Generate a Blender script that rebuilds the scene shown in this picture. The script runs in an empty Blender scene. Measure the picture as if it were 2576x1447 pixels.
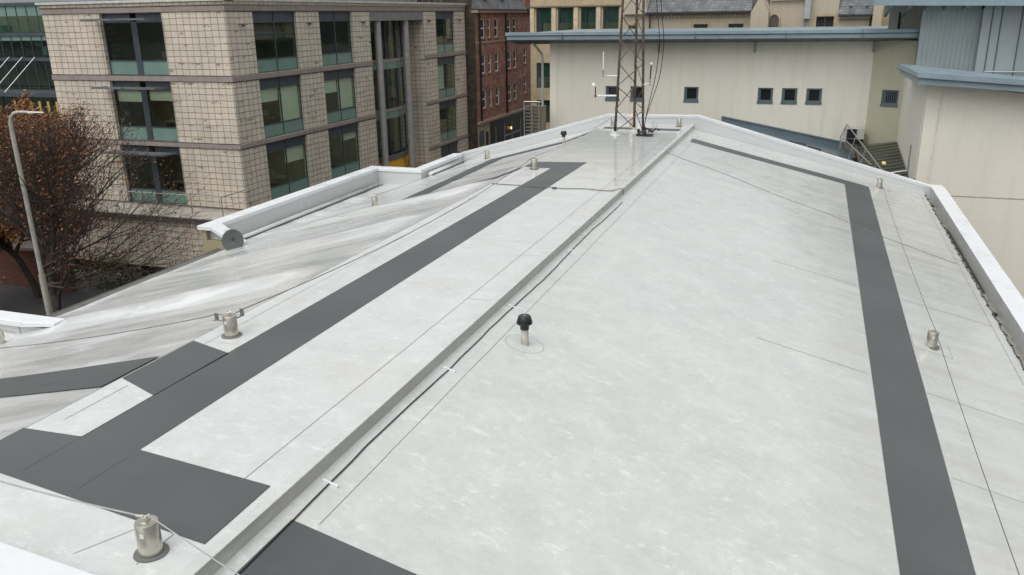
import bpy, math, random
from math import sin, cos, tan, pi, radians as R
from mathutils import Vector, Matrix, noise
random.seed(7)
# ---------------------------------------------------------------- camera
SC = bpy.context.scene
COL = SC.collection
FPX, PITCH, ROLL, HEAD = 2100.0, R(18.0), R(-0.9), R(19.6)
CAMZ = 4.0
cam_d = bpy.data.cameras.new('camera'); cam = bpy.data.objects.new('camera', cam_d); COL.objects.link(cam)
CM = Matrix.Rotation(HEAD, 3, 'Z') @ Matrix.Rotation(pi/2-PITCH, 3, 'X') @ Matrix.Rotation(ROLL, 3, 'Z')
cam.matrix_world = Matrix.Translation((0, 0, CAMZ)) @ CM.to_4x4()
cam_d.sensor_width = 36; cam_d.lens = 36*FPX/2576; cam_d.clip_end = 2000; cam_d.clip_start = .05
SC.camera = cam
# ---------------------------------------------------------------- world, sun, exposure
W = bpy.data.worlds.new('World'); SC.world = W; W.use_nodes = True
wn, wl = W.node_tree.nodes, W.node_tree.links
SUN_EL, SUN_AZ = R(62), R(195)          # overcast: a wide soft sun behind the camera
sky = wn.new('ShaderNodeTexSky'); sky.sky_type = 'NISHITA'; sky.sun_disc = False
sky.sun_elevation = SUN_EL; sky.sun_rotation = SUN_AZ; sky.dust_density = 4; sky.air_density = 1.6; sky.ozone_density = 1
hs = wn.new('ShaderNodeHueSaturation'); hs.inputs['Saturation'].default_value = .13
bg = wn['Background']; bg.inputs['Strength'].default_value = .13
wl.new(sky.outputs[0], hs.inputs['Color']); wl.new(hs.outputs[0], bg.inputs['Color'])
sd = bpy.data.lights.new('sun', 'SUN'); sd.energy = 1.1; sd.angle = R(80); sd.color = (1, .97, .93)
so = bpy.data.objects.new('sun', sd); COL.objects.link(so)
sdir = Vector((sin(SUN_AZ)*cos(SUN_EL), cos(SUN_AZ)*cos(SUN_EL), sin(SUN_EL)))
so.rotation_euler = sdir.to_track_quat('Z', 'Y').to_euler()
SC.view_settings.view_transform = 'Standard'; SC.view_settings.look = 'None'
SC.view_settings.exposure = 0.33; SC.view_settings.gamma = 1
SC.render.engine = 'CYCLES'
SC.render.resolution_x = 1024; SC.render.resolution_y = 575

# ---------------------------------------------------------------- helpers
def ray(x, y): return CM @ Vector(((x-1288)/FPX, -(y-723.5)/FPX, -1))
def aty(x, y, Y):
    r = ray(x, y); t = Y/r.y; return Vector((r.x*t, Y, CAMZ+r.z*t))
def atz(x, y, Z):
    r = ray(x, y); t = (Z-CAMZ)/r.z; return Vector((r.x*t, r.y*t, Z))
ROOT = {}
def tag(o, label=None, cat=None, group=None, kind=None):
    if label: o['label'] = label
    if cat: o['category'] = cat
    if group: o['group'] = group
    if kind: o['kind'] = kind
    return o
def thing(name, label, cat, loc=(0, 0, 0), group=None):
    o = bpy.data.objects.new(name, None); COL.objects.link(o); o.location = loc
    o.empty_display_size = .2
    ROOT[o] = Vector(loc); return tag(o, label, cat, group)
class MB:
    def __init__(s): s.v = []; s.f = []
    def add(s, vs, fs):
        b = len(s.v); s.v += [Vector(v) for v in vs]; s.f += [tuple(i+b for i in f) for f in fs]; return s
    def box(s, x0, y0, z0, x1, y1, z1):
        x0, x1 = min(x0, x1), max(x0, x1); y0, y1 = min(y0, y1), max(y0, y1); z0, z1 = min(z0, z1), max(z0, z1)
        return s.add([(x0,y0,z0),(x1,y0,z0),(x1,y1,z0),(x0,y1,z0),(x0,y0,z1),(x1,y0,z1),(x1,y1,z1),(x0,y1,z1)],
            [(0,3,2,1),(4,5,6,7),(0,1,5,4),(1,2,6,5),(2,3,7,6),(3,0,4,7)])
    def hexa(s, p):   # 8 points: bottom loop then top loop
        return s.add(p, [(0,3,2,1),(4,5,6,7),(0,1,5,4),(1,2,6,5),(2,3,7,6),(3,0,4,7)])
    def quad(s, *p): return s.add(p, [tuple(range(len(p)))])
    def prism(s, poly, ext):
        ext = Vector(ext); n = len(poly); p = [Vector(q) for q in poly]
        return s.add(p+[q+ext for q in p], [tuple(range(n))[::-1], tuple(range(n, 2*n))]+[(i, (i+1) % n, n+(i+1) % n, n+i) for i in range(n)])
    def tube(s, pts, r, n=8, r1=None):
        pts = [Vector(p) for p in pts]; rings = []; m = len(pts)
        prev = None
        for i, p in enumerate(pts):
            d = (pts[min(i+1, m-1)]-pts[max(i-1, 0)]).normalized()
            if prev is None:
                a = d.cross(Vector((0, 0, 1)) if abs(d.z) < .9 else Vector((1, 0, 0))).normalized()
            else:
                a = (prev-d*prev.dot(d)).normalized()
            prev = a; b = d.cross(a)
            rr = r if r1 is None else r+(r1-r)*i/(m-1)
            rings.append([p+a*rr*cos(2*pi*k/n)+b*rr*sin(2*pi*k/n) for k in range(n)])
        vs = [q for g in rings for q in g]; fs = []
        for i in range(m-1):
            for k in range(n):
                fs.append((i*n+k, i*n+(k+1) % n, (i+1)*n+(k+1) % n, (i+1)*n+k))
        fs.append(tuple(range(n))[::-1]); fs.append(tuple((m-1)*n+k for k in range(n)))
        return s.add(vs, fs)
    def lathe(s, prof, c=(0, 0, 0), n=24):
        c = Vector(c); vs = []; fs = []
        for r, z in prof: vs += [c+Vector((r*cos(2*pi*k/n), r*sin(2*pi*k/n), z)) for k in range(n)]
        for i in range(len(prof)-1):
            for k in range(n): fs.append((i*n+k, i*n+(k+1) % n, (i+1)*n+(k+1) % n, (i+1)*n+k))
        fs.append(tuple(range(n))[::-1]); fs.append(tuple((len(prof)-1)*n+k for k in range(n)))
        return s.add(vs, fs)
    def build(s, name, mat, parent=None, smooth=False, root=None, bevel=0):
        off = Vector((0, 0, 0)); r = parent
        while r is not None and r.parent is not None: r = r.parent
        if r is not None: off = ROOT.get(r, Vector((0, 0, 0)))
        me = bpy.data.meshes.new(name); me.from_pydata([tuple(v-off) for v in s.v], [], s.f); me.update()
        me.materials.append(mat)
        o = bpy.data.objects.new(name, me); COL.objects.link(o)
        if parent is not None: o.parent = parent
        if smooth: me.shade_smooth()
        if smooth == 2: me.set_sharp_from_angle(angle=R(40))
        if bevel:
            m = o.modifiers.new('bevel', 'BEVEL'); m.width = bevel; m.segments = 2; m.limit_method = 'ANGLE'
        return o
def build_each(mb, name, mat, parent):   # every connected piece becomes a part of its own
    lead = list(range(len(mb.v)))
    def find(i):
        while lead[i] != i: lead[i] = lead[lead[i]]; i = lead[i]
        return i
    for f in mb.f:
        for i in f[1:]: lead[find(i)] = find(f[0])
    groups = {}
    for f in mb.f: groups.setdefault(find(f[0]), []).append(f)
    for fs in groups.values():
        idx = sorted({i for f in fs for i in f}); mp = {i: k for k, i in enumerate(idx)}
        q = MB(); q.v = [mb.v[i] for i in idx]; q.f = [tuple(mp[i] for i in f) for f in fs]; q.build(name, mat, parent)
class Frame:   # local wall frame: u along, z up, d outward
    def __init__(s, o, u, n): s.o = Vector(o); s.u = Vector(u).normalized(); s.n = Vector(n).normalized()
    def p(s, u, z, d=0): return s.o+s.u*u+s.n*d+Vector((0, 0, z))
    def box(s, m, u0, u1, z0, z1, d0, d1):
        P = s.p
        return m.hexa([P(u0,z0,d1),P(u1,z0,d1),P(u1,z0,d0),P(u0,z0,d0),P(u0,z1,d1),P(u1,z1,d1),P(u1,z1,d0),P(u0,z1,d0)])
    def wall(s, m, u0, u1, z0, z1, ops, t):
        us = sorted({u0, u1, *[a for o in ops for a in o[:2]]}); zs = sorted({z0, z1, *[a for o in ops for a in o[2:4]]})
        us = [u for u in us if u0 <= u <= u1]; zs = [z for z in zs if z0 <= z <= z1]
        def solid(i, j):
            if i < 0 or j < 0 or i >= len(us)-1 or j >= len(zs)-1: return False
            cu = (us[i]+us[i+1])/2; cz = (zs[j]+zs[j+1])/2
            return not any(a < cu < b and c < cz < d for a, b, c, d in [o[:4] for o in ops])
        for i in range(len(us)-1):
            for j in range(len(zs)-1):
                if not solid(i, j): continue
                a, b, c, d = us[i], us[i+1], zs[j], zs[j+1]; P = s.p
                m.quad(P(a,c,0), P(b,c,0), P(b,d,0), P(a,d,0)); m.quad(P(a,c,-t), P(a,d,-t), P(b,d,-t), P(b,c,-t))
                if not solid(i-1, j): m.quad(P(a,c,-t), P(a,c,0), P(a,d,0), P(a,d,-t))
                if not solid(i+1, j): m.quad(P(b,c,0), P(b,c,-t), P(b,d,-t), P(b,d,0))
                if not solid(i, j-1): m.quad(P(a,c,-t), P(b,c,-t), P(b,c,0), P(a,c,0))
                if not solid(i, j+1): m.quad(P(a,d,0), P(b,d,0), P(b,d,-t), P(a,d,-t))
        return m
def catenary(a, b, sag, n=10):
    a, b = Vector(a), Vector(b)
    return [a.lerp(b, i/n)-Vector((0, 0, sag*4*(i/n)*(1-i/n))) for i in range(n+1)]
def dup(root, loc, label, rz=0):
    c = root.copy(); COL.objects.link(c); c.location = loc; c.rotation_euler = (0, 0, rz); c['label'] = label
    for ch in root.children:
        d = ch.copy(); COL.objects.link(d); d.parent = c
        for g in ch.children:
            e = g.copy(); COL.objects.link(e); e.parent = d
    return c

# ---------------------------------------------------------------- materials
class NT:
    def __init__(s, name):
        s.m = bpy.data.materials.new(name); s.m.use_nodes = True; s.t = s.m.node_tree; s.n = s.t.nodes
        s.b = s.n['Principled BSDF']; s.pos = s.n.new('ShaderNodeNewGeometry').outputs['Position']
    def L(s, a, b): s.t.links.new(a, b)
    def new(s, t, **k):
        n = s.n.new(t)
        for a, v in k.items(): setattr(n, a, v)
        return n
    def map(s, scale=(1, 1, 1), rot=(0, 0, 0), loc=(0, 0, 0), src=None):
        n = s.new('ShaderNodeMapping'); n.inputs['Scale'].default_value = scale; n.inputs['Rotation'].default_value = rot
        n.inputs['Location'].default_value = loc; s.L(src or s.pos, n.inputs['Vector']); return n.outputs[0]
    def noise(s, scale, detail=4, vec=None, rough=.55, dist=0):
        n = s.new('ShaderNodeTexNoise'); n.inputs['Scale'].default_value = scale; n.inputs['Detail'].default_value = detail
        n.inputs['Roughness'].default_value = rough; n.inputs['Distortion'].default_value = dist
        s.L(vec if vec is not None else s.pos, n.inputs['Vector']); return n.outputs['Fac']
    def ramp(s, fac, *stops, interp='LINEAR'):
        n = s.new('ShaderNodeValToRGB'); e = n.color_ramp.elements; n.color_ramp.interpolation = interp
        while len(e) < len(stops): e.new(.5)
        for i, (p, c) in enumerate(stops):
            e[i].position = p; e[i].color = (*c, 1) if hasattr(c, '__len__') else (c, c, c, 1)
        s.L(fac, n.inputs[0]); return n.outputs[0]
    def mix(s, fac, a, b, mode='MIX'):
        n = s.new('ShaderNodeMix', data_type='RGBA', blend_type=mode)
        for i, v in ((0, fac), (6, a), (7, b)):
            if hasattr(v, 'is_output') or isinstance(v, bpy.types.NodeSocket): s.L(v, n.inputs[i])
            elif i == 0: n.inputs[0].default_value = v
            else: n.inputs[i].default_value = (*v, 1) if hasattr(v, '__len__') else (v, v, v, 1)
        return n.outputs[2]
    def math(s, op, a, b=0, c=None):
        n = s.new('ShaderNodeMath', operation=op)
        for i, v in enumerate((a, b) if c is None else (a, b, c)):
            if isinstance(v, bpy.types.NodeSocket): s.L(v, n.inputs[i])
            else: n.inputs[i].default_value = v
        return n.outputs[0]
    def sep(s, v=None):
        n = s.new('ShaderNodeSeparateXYZ'); s.L(v or s.pos, n.inputs[0]); return n.outputs
    def comb(s, x, y, z=0):
        n = s.new('ShaderNodeCombineXYZ')
        for i, v in enumerate((x, y, z)):
            if isinstance(v, bpy.types.NodeSocket): s.L(v, n.inputs[i])
            else: n.inputs[i].default_value = v
        return n.outputs[0]
    def wallco(s):   # metres along the wall, metres up
        g = s.new('ShaderNodeNewGeometry'); p = s.sep(g.outputs['Position']); n = s.sep(g.outputs['True Normal'])
        sw = s.math('GREATER_THAN', s.math('ABSOLUTE', n[0]), s.math('ABSOLUTE', n[1]))
        u = s.math('ADD', s.math('MULTIPLY', p[1], sw), s.math('MULTIPLY', p[0], s.math('SUBTRACT', 1, sw)))
        return s.comb(u, p[2], 0)
    def bump(s, h, strength=.3, dist=.02):
        n = s.new('ShaderNodeBump'); n.inputs['Strength'].default_value = strength; n.inputs['Distance'].default_value = dist
        s.L(h, n.inputs['Height']); s.L(n.outputs[0], s.b.inputs['Normal'])
    def fin(s, color=None, rough=None, metal=0, spec=None):
        for k, v in (('Base Color', color), ('Roughness', rough), ('Metallic', metal), ('Specular IOR Level', spec)):
            if v is None: continue
            if isinstance(v, bpy.types.NodeSocket): s.L(v, s.b.inputs[k])
            elif k == 'Base Color': s.b.inputs[k].default_value = (*v, 1)
            else: s.b.inputs[k].default_value = v
        return s.m
def simple(name, c, rough=.6, metal=0, var=.15, scale=3, bump=0):
    s = NT(name); c = Vector(c)
    n = s.noise(scale, 5)
    col = s.ramp(n, (.3, tuple(c*(1-var))), (.7, tuple(Vector([min(1, q*(1+var)) for q in c]))))
    if bump: s.bump(s.noise(scale*8, 3), bump, .01)
    return s.fin(col, rough, metal)
def m_membrane(name, base=(.60, .62, .605), wet=0.0, streak=(1, 1, 1), patchy=False, refl_runs=False, clean=False):
    s = NT(name); b = Vector(base)
    v = s.map(scale=streak)
    big = s.noise(.35, 5, v); mid = s.noise(1.9, 10, v, .70); fine = s.noise(14, 4, v, .7)
    c = s.ramp(big, (.32, tuple(b*.93)), (.68, tuple(b*1.06)))
    c = s.mix(.55, c, s.ramp(mid, (.35, tuple(b*.87)), (.52, tuple(b*1.0)), (.68, tuple(b*1.14))), 'MIX')
    c = s.mix(1, c, s.ramp(s.noise(13, 5, v, .7), (.38, .965), (.62, 1.035)), 'MULTIPLY')
    # chalky scuffs and boot marks
    sc = s.ramp(s.noise(5.5, 6, s.map(scale=streak, loc=(5, 3, 0)), .75), (.60, 0), (.70, 1))
    c = s.mix(s.math('MULTIPLY', sc, .5), c, tuple(b*1.30))
    fl = s.ramp(s.noise(4.2, 8, s.map(scale=(streak[0]*.8, streak[1]*1.5, 1), rot=(0, 0, R(25)), loc=(1, 6, 0)), .8), (.56, 0), (.61, 1))
    tr = s.ramp(s.noise(45, 1), (.45, .35), (.55, 1))
    c = s.mix(s.math('MULTIPLY', s.math('MULTIPLY', fl, tr), .55), c, tuple(b*1.40))
    dk = s.ramp(s.noise(3.3, 6, s.map(scale=streak, loc=(9, 7, 2)), .7), (.62, 0), (.78, 1))
    c = s.mix(s.math('MULTIPLY', dk, .25 if patchy else .45), c, tuple(Vector((b.x*.80, b.y*.77, b.z*.71))))
    sp = s.ramp(s.noise(26, 2, None, .5), (.735, 0), (.76, 1))
    c = s.mix(s.math('MULTIPLY', sp, .45), c, (.22, .21, .19))
    # tan water staining
    tn = s.ramp(s.noise(.9, 5, s.map(scale=streak, loc=(2, 8, 1)), .6), (.52, 0), (.72, 1))
    c = s.mix(s.math('MULTIPLY', tn, .15 if patchy else .45), c, tuple(Vector((b.x*.93, b.y*.86, b.z*.79))))
    r = s.ramp(s.noise(1.1, 5, s.map(scale=streak, loc=(1, 1, 1))), (.35, .20), (.65, .42))
    if clean: c = s.mix(.72, c, tuple(b))
    if patchy:   # crisp white patches stretched down the slope, with soft darker ones
        ch = s.ramp(s.noise(1.0, 5, s.map(scale=(.16, 1.15, 1), rot=(0, 0, R(-6))), .62, .6), (.555, 0), (.585, 1))
        c = s.mix(s.math('MULTIPLY', ch, .8), c, (.66, .68, .68))
        ch2 = s.ramp(s.noise(1.3, 3, s.map(scale=(.10, .8, 1), rot=(0, 0, R(-6)), loc=(3, 3, 3)), .5), (.42, 0), (.58, 1))
        c = s.mix(s.math('MULTIPLY', ch2, .2), c, tuple(b*.82))
    if refl_runs:   # where the sky reflection ends: greyer tone painted in, with streaks and runs
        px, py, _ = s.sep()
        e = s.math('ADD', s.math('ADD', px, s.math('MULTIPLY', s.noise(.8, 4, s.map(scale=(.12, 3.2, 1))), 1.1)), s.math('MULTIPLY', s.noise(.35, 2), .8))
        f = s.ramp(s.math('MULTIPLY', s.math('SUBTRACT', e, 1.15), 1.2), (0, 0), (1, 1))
        zone_streak = s.ramp(s.noise(1.0, 6, s.map(scale=(.14, 3.0, 1), loc=(0, 7, 0)), .65), (.38, 0), (.66, 1))
        k = s.math('MULTIPLY', f, s.math('ADD', .20, s.math('MULTIPLY', zone_streak, .40)))
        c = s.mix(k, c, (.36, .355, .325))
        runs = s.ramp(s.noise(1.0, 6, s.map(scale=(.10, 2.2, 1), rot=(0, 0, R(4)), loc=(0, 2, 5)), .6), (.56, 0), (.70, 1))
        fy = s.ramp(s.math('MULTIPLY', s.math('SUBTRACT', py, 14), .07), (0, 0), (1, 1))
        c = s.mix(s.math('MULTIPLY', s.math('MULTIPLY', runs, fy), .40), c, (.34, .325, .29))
    if wet:
        y = s.sep()[1]
        w = s.math('MULTIPLY', s.ramp(s.noise(.8, 6, s.map(scale=(.6, 1.5, 1)), .6), (.40, .25), (.58, 1)),
                   s.math('MULTIPLY', s.math('SUBTRACT', y, 15.5), .25))
        w = s.math('MINIMUM', s.math('MAXIMUM', w, 0), 1)
        r = s.mix(w, r, .07)
        c = s.mix(s.math('MULTIPLY', w, .10), c, tuple(b*1.15))
    s.bump(s.math('ADD', s.math('MULTIPLY', s.noise(1.3, 4, v), 1.6), s.math('MULTIPLY', fine, .12)), .35, .02)
    s.b.inputs['Coat Weight'].default_value = .0 if clean else (.45 if (refl_runs or patchy) else .2); s.b.inputs['Coat Roughness'].default_value = .14
    return s.fin(c, r, 0, .5)
def m_walk(name='walkway_grey'):
    s = NT(name)
    c = s.ramp(s.noise(.6, 4), (.3, (.064, .072, .072)), (.7, (.086, .095, .095)))
    d = s.ramp(s.noise(7, 6, None, .7), (.66, 0), (.80, 1))
    c = s.mix(s.math('MULTIPLY', d, .35), c, (.045, .05, .05))
    p = s.ramp(s.noise(4, 6, s.map(scale=(1, .6, 1), loc=(4, 4, 4)), .7), (.60, 0), (.80, 1))
    c = s.mix(s.math('MULTIPLY', p, .18), c, (.17, .18, .18))
    s.bump(s.noise(120, 2), .25, .004)
    return s.fin(c, s.ramp(s.noise(1.2, 4), (.3, .38), (.7, .55)), 0, .4)
def m_tile(name, base=(.59, .54, .46)):
    s = NT(name); uv = s.wallco(); b = Vector(base)
    wob = s.noise(.8, 2, uv)
    x, z, _ = s.sep(uv)
    z2 = s.math('ADD', z, s.math('MULTIPLY', s.math('SUBTRACT', wob, .5), .09))
    uu = s.comb(s.math('ADD', x, .05), s.math('ADD', z2, 50-1.42+.02), 0)
    br = s.new('ShaderNodeTexBrick'); br.offset = 0; br.squash = 1
    br.inputs['Scale'].default_value = 1; br.inputs['Brick Width'].default_value = .40; br.inputs['Row Height'].default_value = .298
    br.inputs['Mortar Size'].default_value = .018; br.inputs['Mortar Smooth'].default_value = .35
    br.inputs['Color1'].default_value = (*(b*1.05), 1); br.inputs['Color2'].default_value = (*(b*.93), 1)
    br.inputs['Mortar'].default_value = (.20, .17, .13, 1); s.L(uu, br.inputs['Vector'])
    c = br.outputs['Color']
    g = s.ramp(s.noise(.35, 5, uv, .6), (.3, (.86, .86, .84)), (.7, (1.08, 1.05, 1.03)))
    c = s.mix(1, c, g, 'MULTIPLY')
    # spalled dark patches hanging on the horizontal joints
    sp = s.ramp(s.noise(1.25, 7, s.map(scale=(1, 2.6, 1), src=uv, loc=(3, 0, 0)), .72), (.575, 0), (.60, 1))
    row = s.math('FRACT', s.math('DIVIDE', s.math('ADD', z2, 50-1.40), .298))
    near = s.math('GREATER_THAN', row, .52)
    c = s.mix(s.math('MULTIPLY', s.math('MULTIPLY', sp, near), .85), c, (.20, .165, .125))
    # weather streaks
    st = s.ramp(s.noise(1.6, 4, s.map(scale=(2.5, .12, 1), src=uv), .6), (.5, 1), (.8, .80))
    c = s.mix(1, c, st, 'MULTIPLY')
    s.bump(br.outputs['Fac'], .5, -.02)
    return s.fin(c, .8)
def m_render(name, base=(.50, .465, .395), dirt=.35, joint=None):
    s = NT(name); uv = s.wallco(); b = Vector(base)
    c = s.ramp(s.noise(.35, 5, uv), (.3, tuple(b*.93)), (.7, tuple(b*1.05)))
    f = s.ramp(s.noise(3.5, 6, uv, .65), (.4, tuple(b*.97)), (.75, tuple(b*1.05)))
    c = s.mix(.5, c, f)
    st = s.ramp(s.noise(1.1, 5, s.map(scale=(2.2, .16, 1), src=uv), .6), (.5, 0), (.85, 1))
    c = s.mix(s.math('MULTIPLY', st, dirt), c, tuple(Vector((b.x*.70, b.y*.69, b.z*.62))))
    mot = s.ramp(s.noise(6, 6, uv, .7), (.62, 0), (.72, 1))
    c = s.mix(s.math('MULTIPLY', mot, .18), c, tuple(b*1.2))
    s.bump(s.noise(40, 3), .15, .006)
    return s.fin(c, .85)
def m_stone(name, c1, c2, mortar, bw=.6, bh=.3, var=.5):
    s = NT(name); uv = s.wallco()
    br = s.new('ShaderNodeTexBrick'); br.inputs['Scale'].default_value = 1
    br.inputs['Brick Width'].default_value = bw; br.inputs['Row Height'].default_value = bh; br.inputs['Mortar Size'].default_value = .012
    br.inputs['Color1'].default_value = (*c1, 1); br.inputs['Color2'].default_value = (*c2, 1); br.inputs['Mortar'].default_value = (*mortar, 1)
    s.L(uv, br.inputs['Vector'])
    n = s.ramp(s.noise(1.3, 6, uv, .65), (.25, 1-var), (.75, 1+var*.4))
    c = s.mix(1, br.outputs['Color'], n, 'MULTIPLY')
    s.bump(s.noise(6, 5), .4, .03)
    return s.fin(c, .9)
def m_slate(name):
    s = NT(name); g = s.sep()
    uv = s.comb(s.math('ADD', g[0], s.math('MULTIPLY', g[1], .7)), s.math('MULTIPLY', g[2], 1.4), 0)
    br = s.new('ShaderNodeTexBrick'); br.inputs['Scale'].default_value = 1
    br.inputs['Brick Width'].default_value = .35; br.inputs['Row Height'].default_value = .24; br.inputs['Mortar Size'].default_value = .014
    br.inputs['Color1'].default_value = (.12, .128, .132, 1); br.inputs['Color2'].default_value = (.07, .075, .08, 1); br.inputs['Mortar'].default_value = (.02, .02, .022, 1)
    s.L(uv, br.inputs['Vector'])
    c = s.mix(1, br.outputs['Color'], s.ramp(s.noise(1.2, 6), (.3, .75), (.7, 1.5)), 'MULTIPLY')
    return s.fin(c, .55)
def m_glass(name, tint=(.84, .90, .87), refl=1.0):
    s = NT(name); s.n.remove(s.b)
    tr = s.new('ShaderNodeBsdfTransparent'); tr.inputs[0].default_value = (*tint, 1)
    gl = s.new('ShaderNodeBsdfGlossy'); gl.inputs['Roughness'].default_value = .03; gl.inputs['Color'].default_value = (.85, .95, .92, 1)
    bp = s.new('ShaderNodeBump'); bp.inputs['Strength'].default_value = .06; bp.inputs['Distance'].default_value = .05
    s.L(s.noise(.9, 2), bp.inputs['Height']); s.L(bp.outputs[0], gl.inputs['Normal'])
    fr = s.new('ShaderNodeFresnel'); fr.inputs['IOR'].default_value = 1.5
    f = s.math('MINIMUM', s.math('ADD', s.math('MULTIPLY', fr.outputs[0], 1.25*refl), .01), 1)
    bf = s.new('ShaderNodeNewGeometry').outputs['Backfacing']; f = s.math('MULTIPLY', f, s.math('SUBTRACT', 1, bf))
    mx = s.new('ShaderNodeMixShader'); s.L(f, mx.inputs[0]); s.L(tr.outputs[0], mx.inputs[1]); s.L(gl.outputs[0], mx.inputs[2])
    s.L(mx.outputs[0], s.n['Material Output'].inputs[0]); return s.m
def m_emit(name, c, st):
    s = NT(name); s.b.inputs['Base Color'].default_value = (*c, 1)
    s.b.inputs['Emission Color'].default_value = (*c, 1); s.b.inputs['Emission Strength'].default_value = st; return s.m
def m_rust():
    s = NT('rusty_steel')
    c = s.ramp(s.noise(9, 6, None, .7), (.35, (.07, .045, .032)), (.55, (.12, .09, .07)), (.72, (.24, .215, .19)))
    s.bump(s.noise(60, 3), .3, .004); return s.fin(c, .75, .2)
def m_seam_metal(name, c, step, axis=0, rough=.4):
    s = NT(name); p = s.sep()[axis]
    f = s.math('FRACT', s.math('DIVIDE', p, step)); ln = s.ramp(f, (.0, .35), (.05, 1), (.95, 1), (1, .35))
    b = s.ramp(s.noise(.8, 4), (.3, tuple(Vector(c)*.85)), (.7, tuple(Vector(c)*1.15)))
    return s.fin(s.mix(1, b, ln, 'MULTIPLY'), rough, .3)

MEM = m_membrane('roof_membrane', base=(.50, .522, .505)); MEMR = m_membrane('roof_membrane_right', base=(.50, .525, .505), refl_runs=True); MEMW = m_membrane('roof_membrane_wet', base=(.52, .542, .53), wet=1)
MEML = m_membrane('roof_membrane_left', base=(.515, .53, .52), streak=(.30, 1.4, 1), patchy=True)
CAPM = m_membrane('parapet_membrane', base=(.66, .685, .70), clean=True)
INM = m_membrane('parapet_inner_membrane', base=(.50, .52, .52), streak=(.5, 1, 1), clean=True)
WALK = m_walk()
SEAM = simple('seam_dirt', (.20, .195, .18), .7)
STEEL = simple('stainless_steel', (.56, .54, .48), .28, .9, .12, 14)
GALV = simple('galvanised_steel', (.42, .43, .42), .42, .7, .15, 8)
WIRE = simple('wire_rope', (.16, .15, .14), .5, .4)
RUBBER = simple('rubber_gasket', (.12, .125, .12), .6)
BLACK = simple('black_plastic', (.012, .012, .013), .25)
WHITEP = simple('white_plastic', (.62, .62, .60), .4)
RUST = m_rust()
TILE = m_tile('square_stone_cladding')
BAND = simple('pink_stone_band', (.27, .23, .21), .7, 0, .15, 2)
BANDD = simple('shadow_strip_trim', (.07, .062, .06), .8)
COPE = simple('pale_coping', (.52, .52, .50), .5)
BLUE = simple('blue_grey_panel', (.062, .078, .10), .42, .2, .12, 2)
FRAME = simple('dark_window_frame', (.070, .090, .105), .4, .3)
GREEN = simple('green_glass_panel', (.17, .27, .235), .22, 0, .10, .8)
GLASS = m_glass('window_glass'); GLASSD = m_glass('dark_glass', (.60, .72, .69), 1.3)
BLIND = simple('roller_blind', (.80, .77, .62), .8, 0, .06, 1)
ROOM = simple('room_wall', (.42, .39, .27), .9, 0, .25, .6); ROOMF = simple('room_floor', (.10, .09, .08), .8, 0, .3, 1)
LIT = m_emit('ceiling_light', (1, .93, .72), 5.0); YLIT = m_emit('warm_lamp', (1, .62, .18), 1.6)
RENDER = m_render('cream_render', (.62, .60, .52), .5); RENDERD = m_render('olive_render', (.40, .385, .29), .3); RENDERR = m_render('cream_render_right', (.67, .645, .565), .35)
FASC = simple('blue_grey_fascia', (.24, .315, .355), .38, .3, .12, 1.2); FASCD = simple('fascia_groove', (.07, .10, .12), .5)
SOFF = None
CLAD = m_seam_metal('ribbed_cladding', (.33, .37, .37), .2, 0); PANEL = simple('grey_cladding_panel', (.34, .375, .39), .35, .3, .06, .6)
REDST = m_stone('red_sandstone', (.36, .185, .135), (.25, .125, .09), (.15, .095, .075), .7, .36, .5)
RUBBLE = m_stone('dark_rubble', (.085, .06, .045), (.05, .038, .03), (.03, .025, .02), .45, .22, .6)
SANDST = m_stone('sandstone_ashlar', (.50, .41, .27), (.43, .35, .225), (.30, .25, .17), 1.6, .8, .25)
HARL = m_render('grey_harling', (.42, .365, .28), .5)
QUOIN = simple('sandstone_trim', (.40, .32, .20), .85, 0, .2, 2)
SLATE = m_slate('slate_roof'); LEAD = simple('lead_flashing', (.33, .35, .36), .5, .2)
ASPH = simple('asphalt', (.045, .046, .047), .75, 0, .3, 1.2, .3); PAVE = simple('paving', (.05, .049, .048), .85, 0, .2, 1.5)
DARKW = simple('shopfront_black', (.012, .013, .013), .35); YEL = simple('yellow_panel', (.75, .40, .02), .45, 0, .12, 1)
YELD = simple('yellow_vinyl', (.52, .40, .06), .5, 0, .2, 3)
WHITEW = simple('white_paint', (.72, .71, .66), .5)
BARK = simple('bark', (.045, .036, .03), .9, 0, .3, 6)
LAMPP = simple('lamp_post_paint', (.36, .35, .31), .5, .1, .2, 4)

SOFF = m_seam_metal('soffit_panel', (.17, .195, .19), .78, 0, .6)
# ---------------------------------------------------------------- setting: ground and road
GZ = -8.6
g = MB().quad((-400, -400, GZ), (400, -400, GZ), (400, 400, GZ), (-400, 400, GZ)).build('ground', PAVE); tag(g, kind='structure')
rd = MB().quad((-24.2, -60, GZ+.004), (-17.5, -60, GZ+.004), (-17.5, 160, GZ+.004), (-24.2, 160, GZ+.004)).build('road', ASPH); tag(rd, kind='structure')
k = MB()
k.box(-26.3, 33.5, GZ, -24.2, 160, GZ+.13); k.box(-17.5, -20, GZ, -15.6, 44, GZ+.13)
k = k.build('pavement', PAVE); tag(k, kind='structure')

# ================================================================ the white roof
RB = thing('flat_roof_building', 'white membrane covered roof with grey walkway strips and raised white edges in the foreground', 'building', (-5, 16, GZ))
YF = 32.26
KX = -4.13
def zr(x): return -.14-.241*(x-KX)                  # right slope
def zl(x): return max(-2.03, .272*(x+7.43)) if x < -7.43 else 0.0
# plateau
pl = MB().box(-7.43, 3.0, -.35, KX, YF+.02, 0); pl.build('upper_deck', MEMW, RB, bevel=.012)
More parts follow.
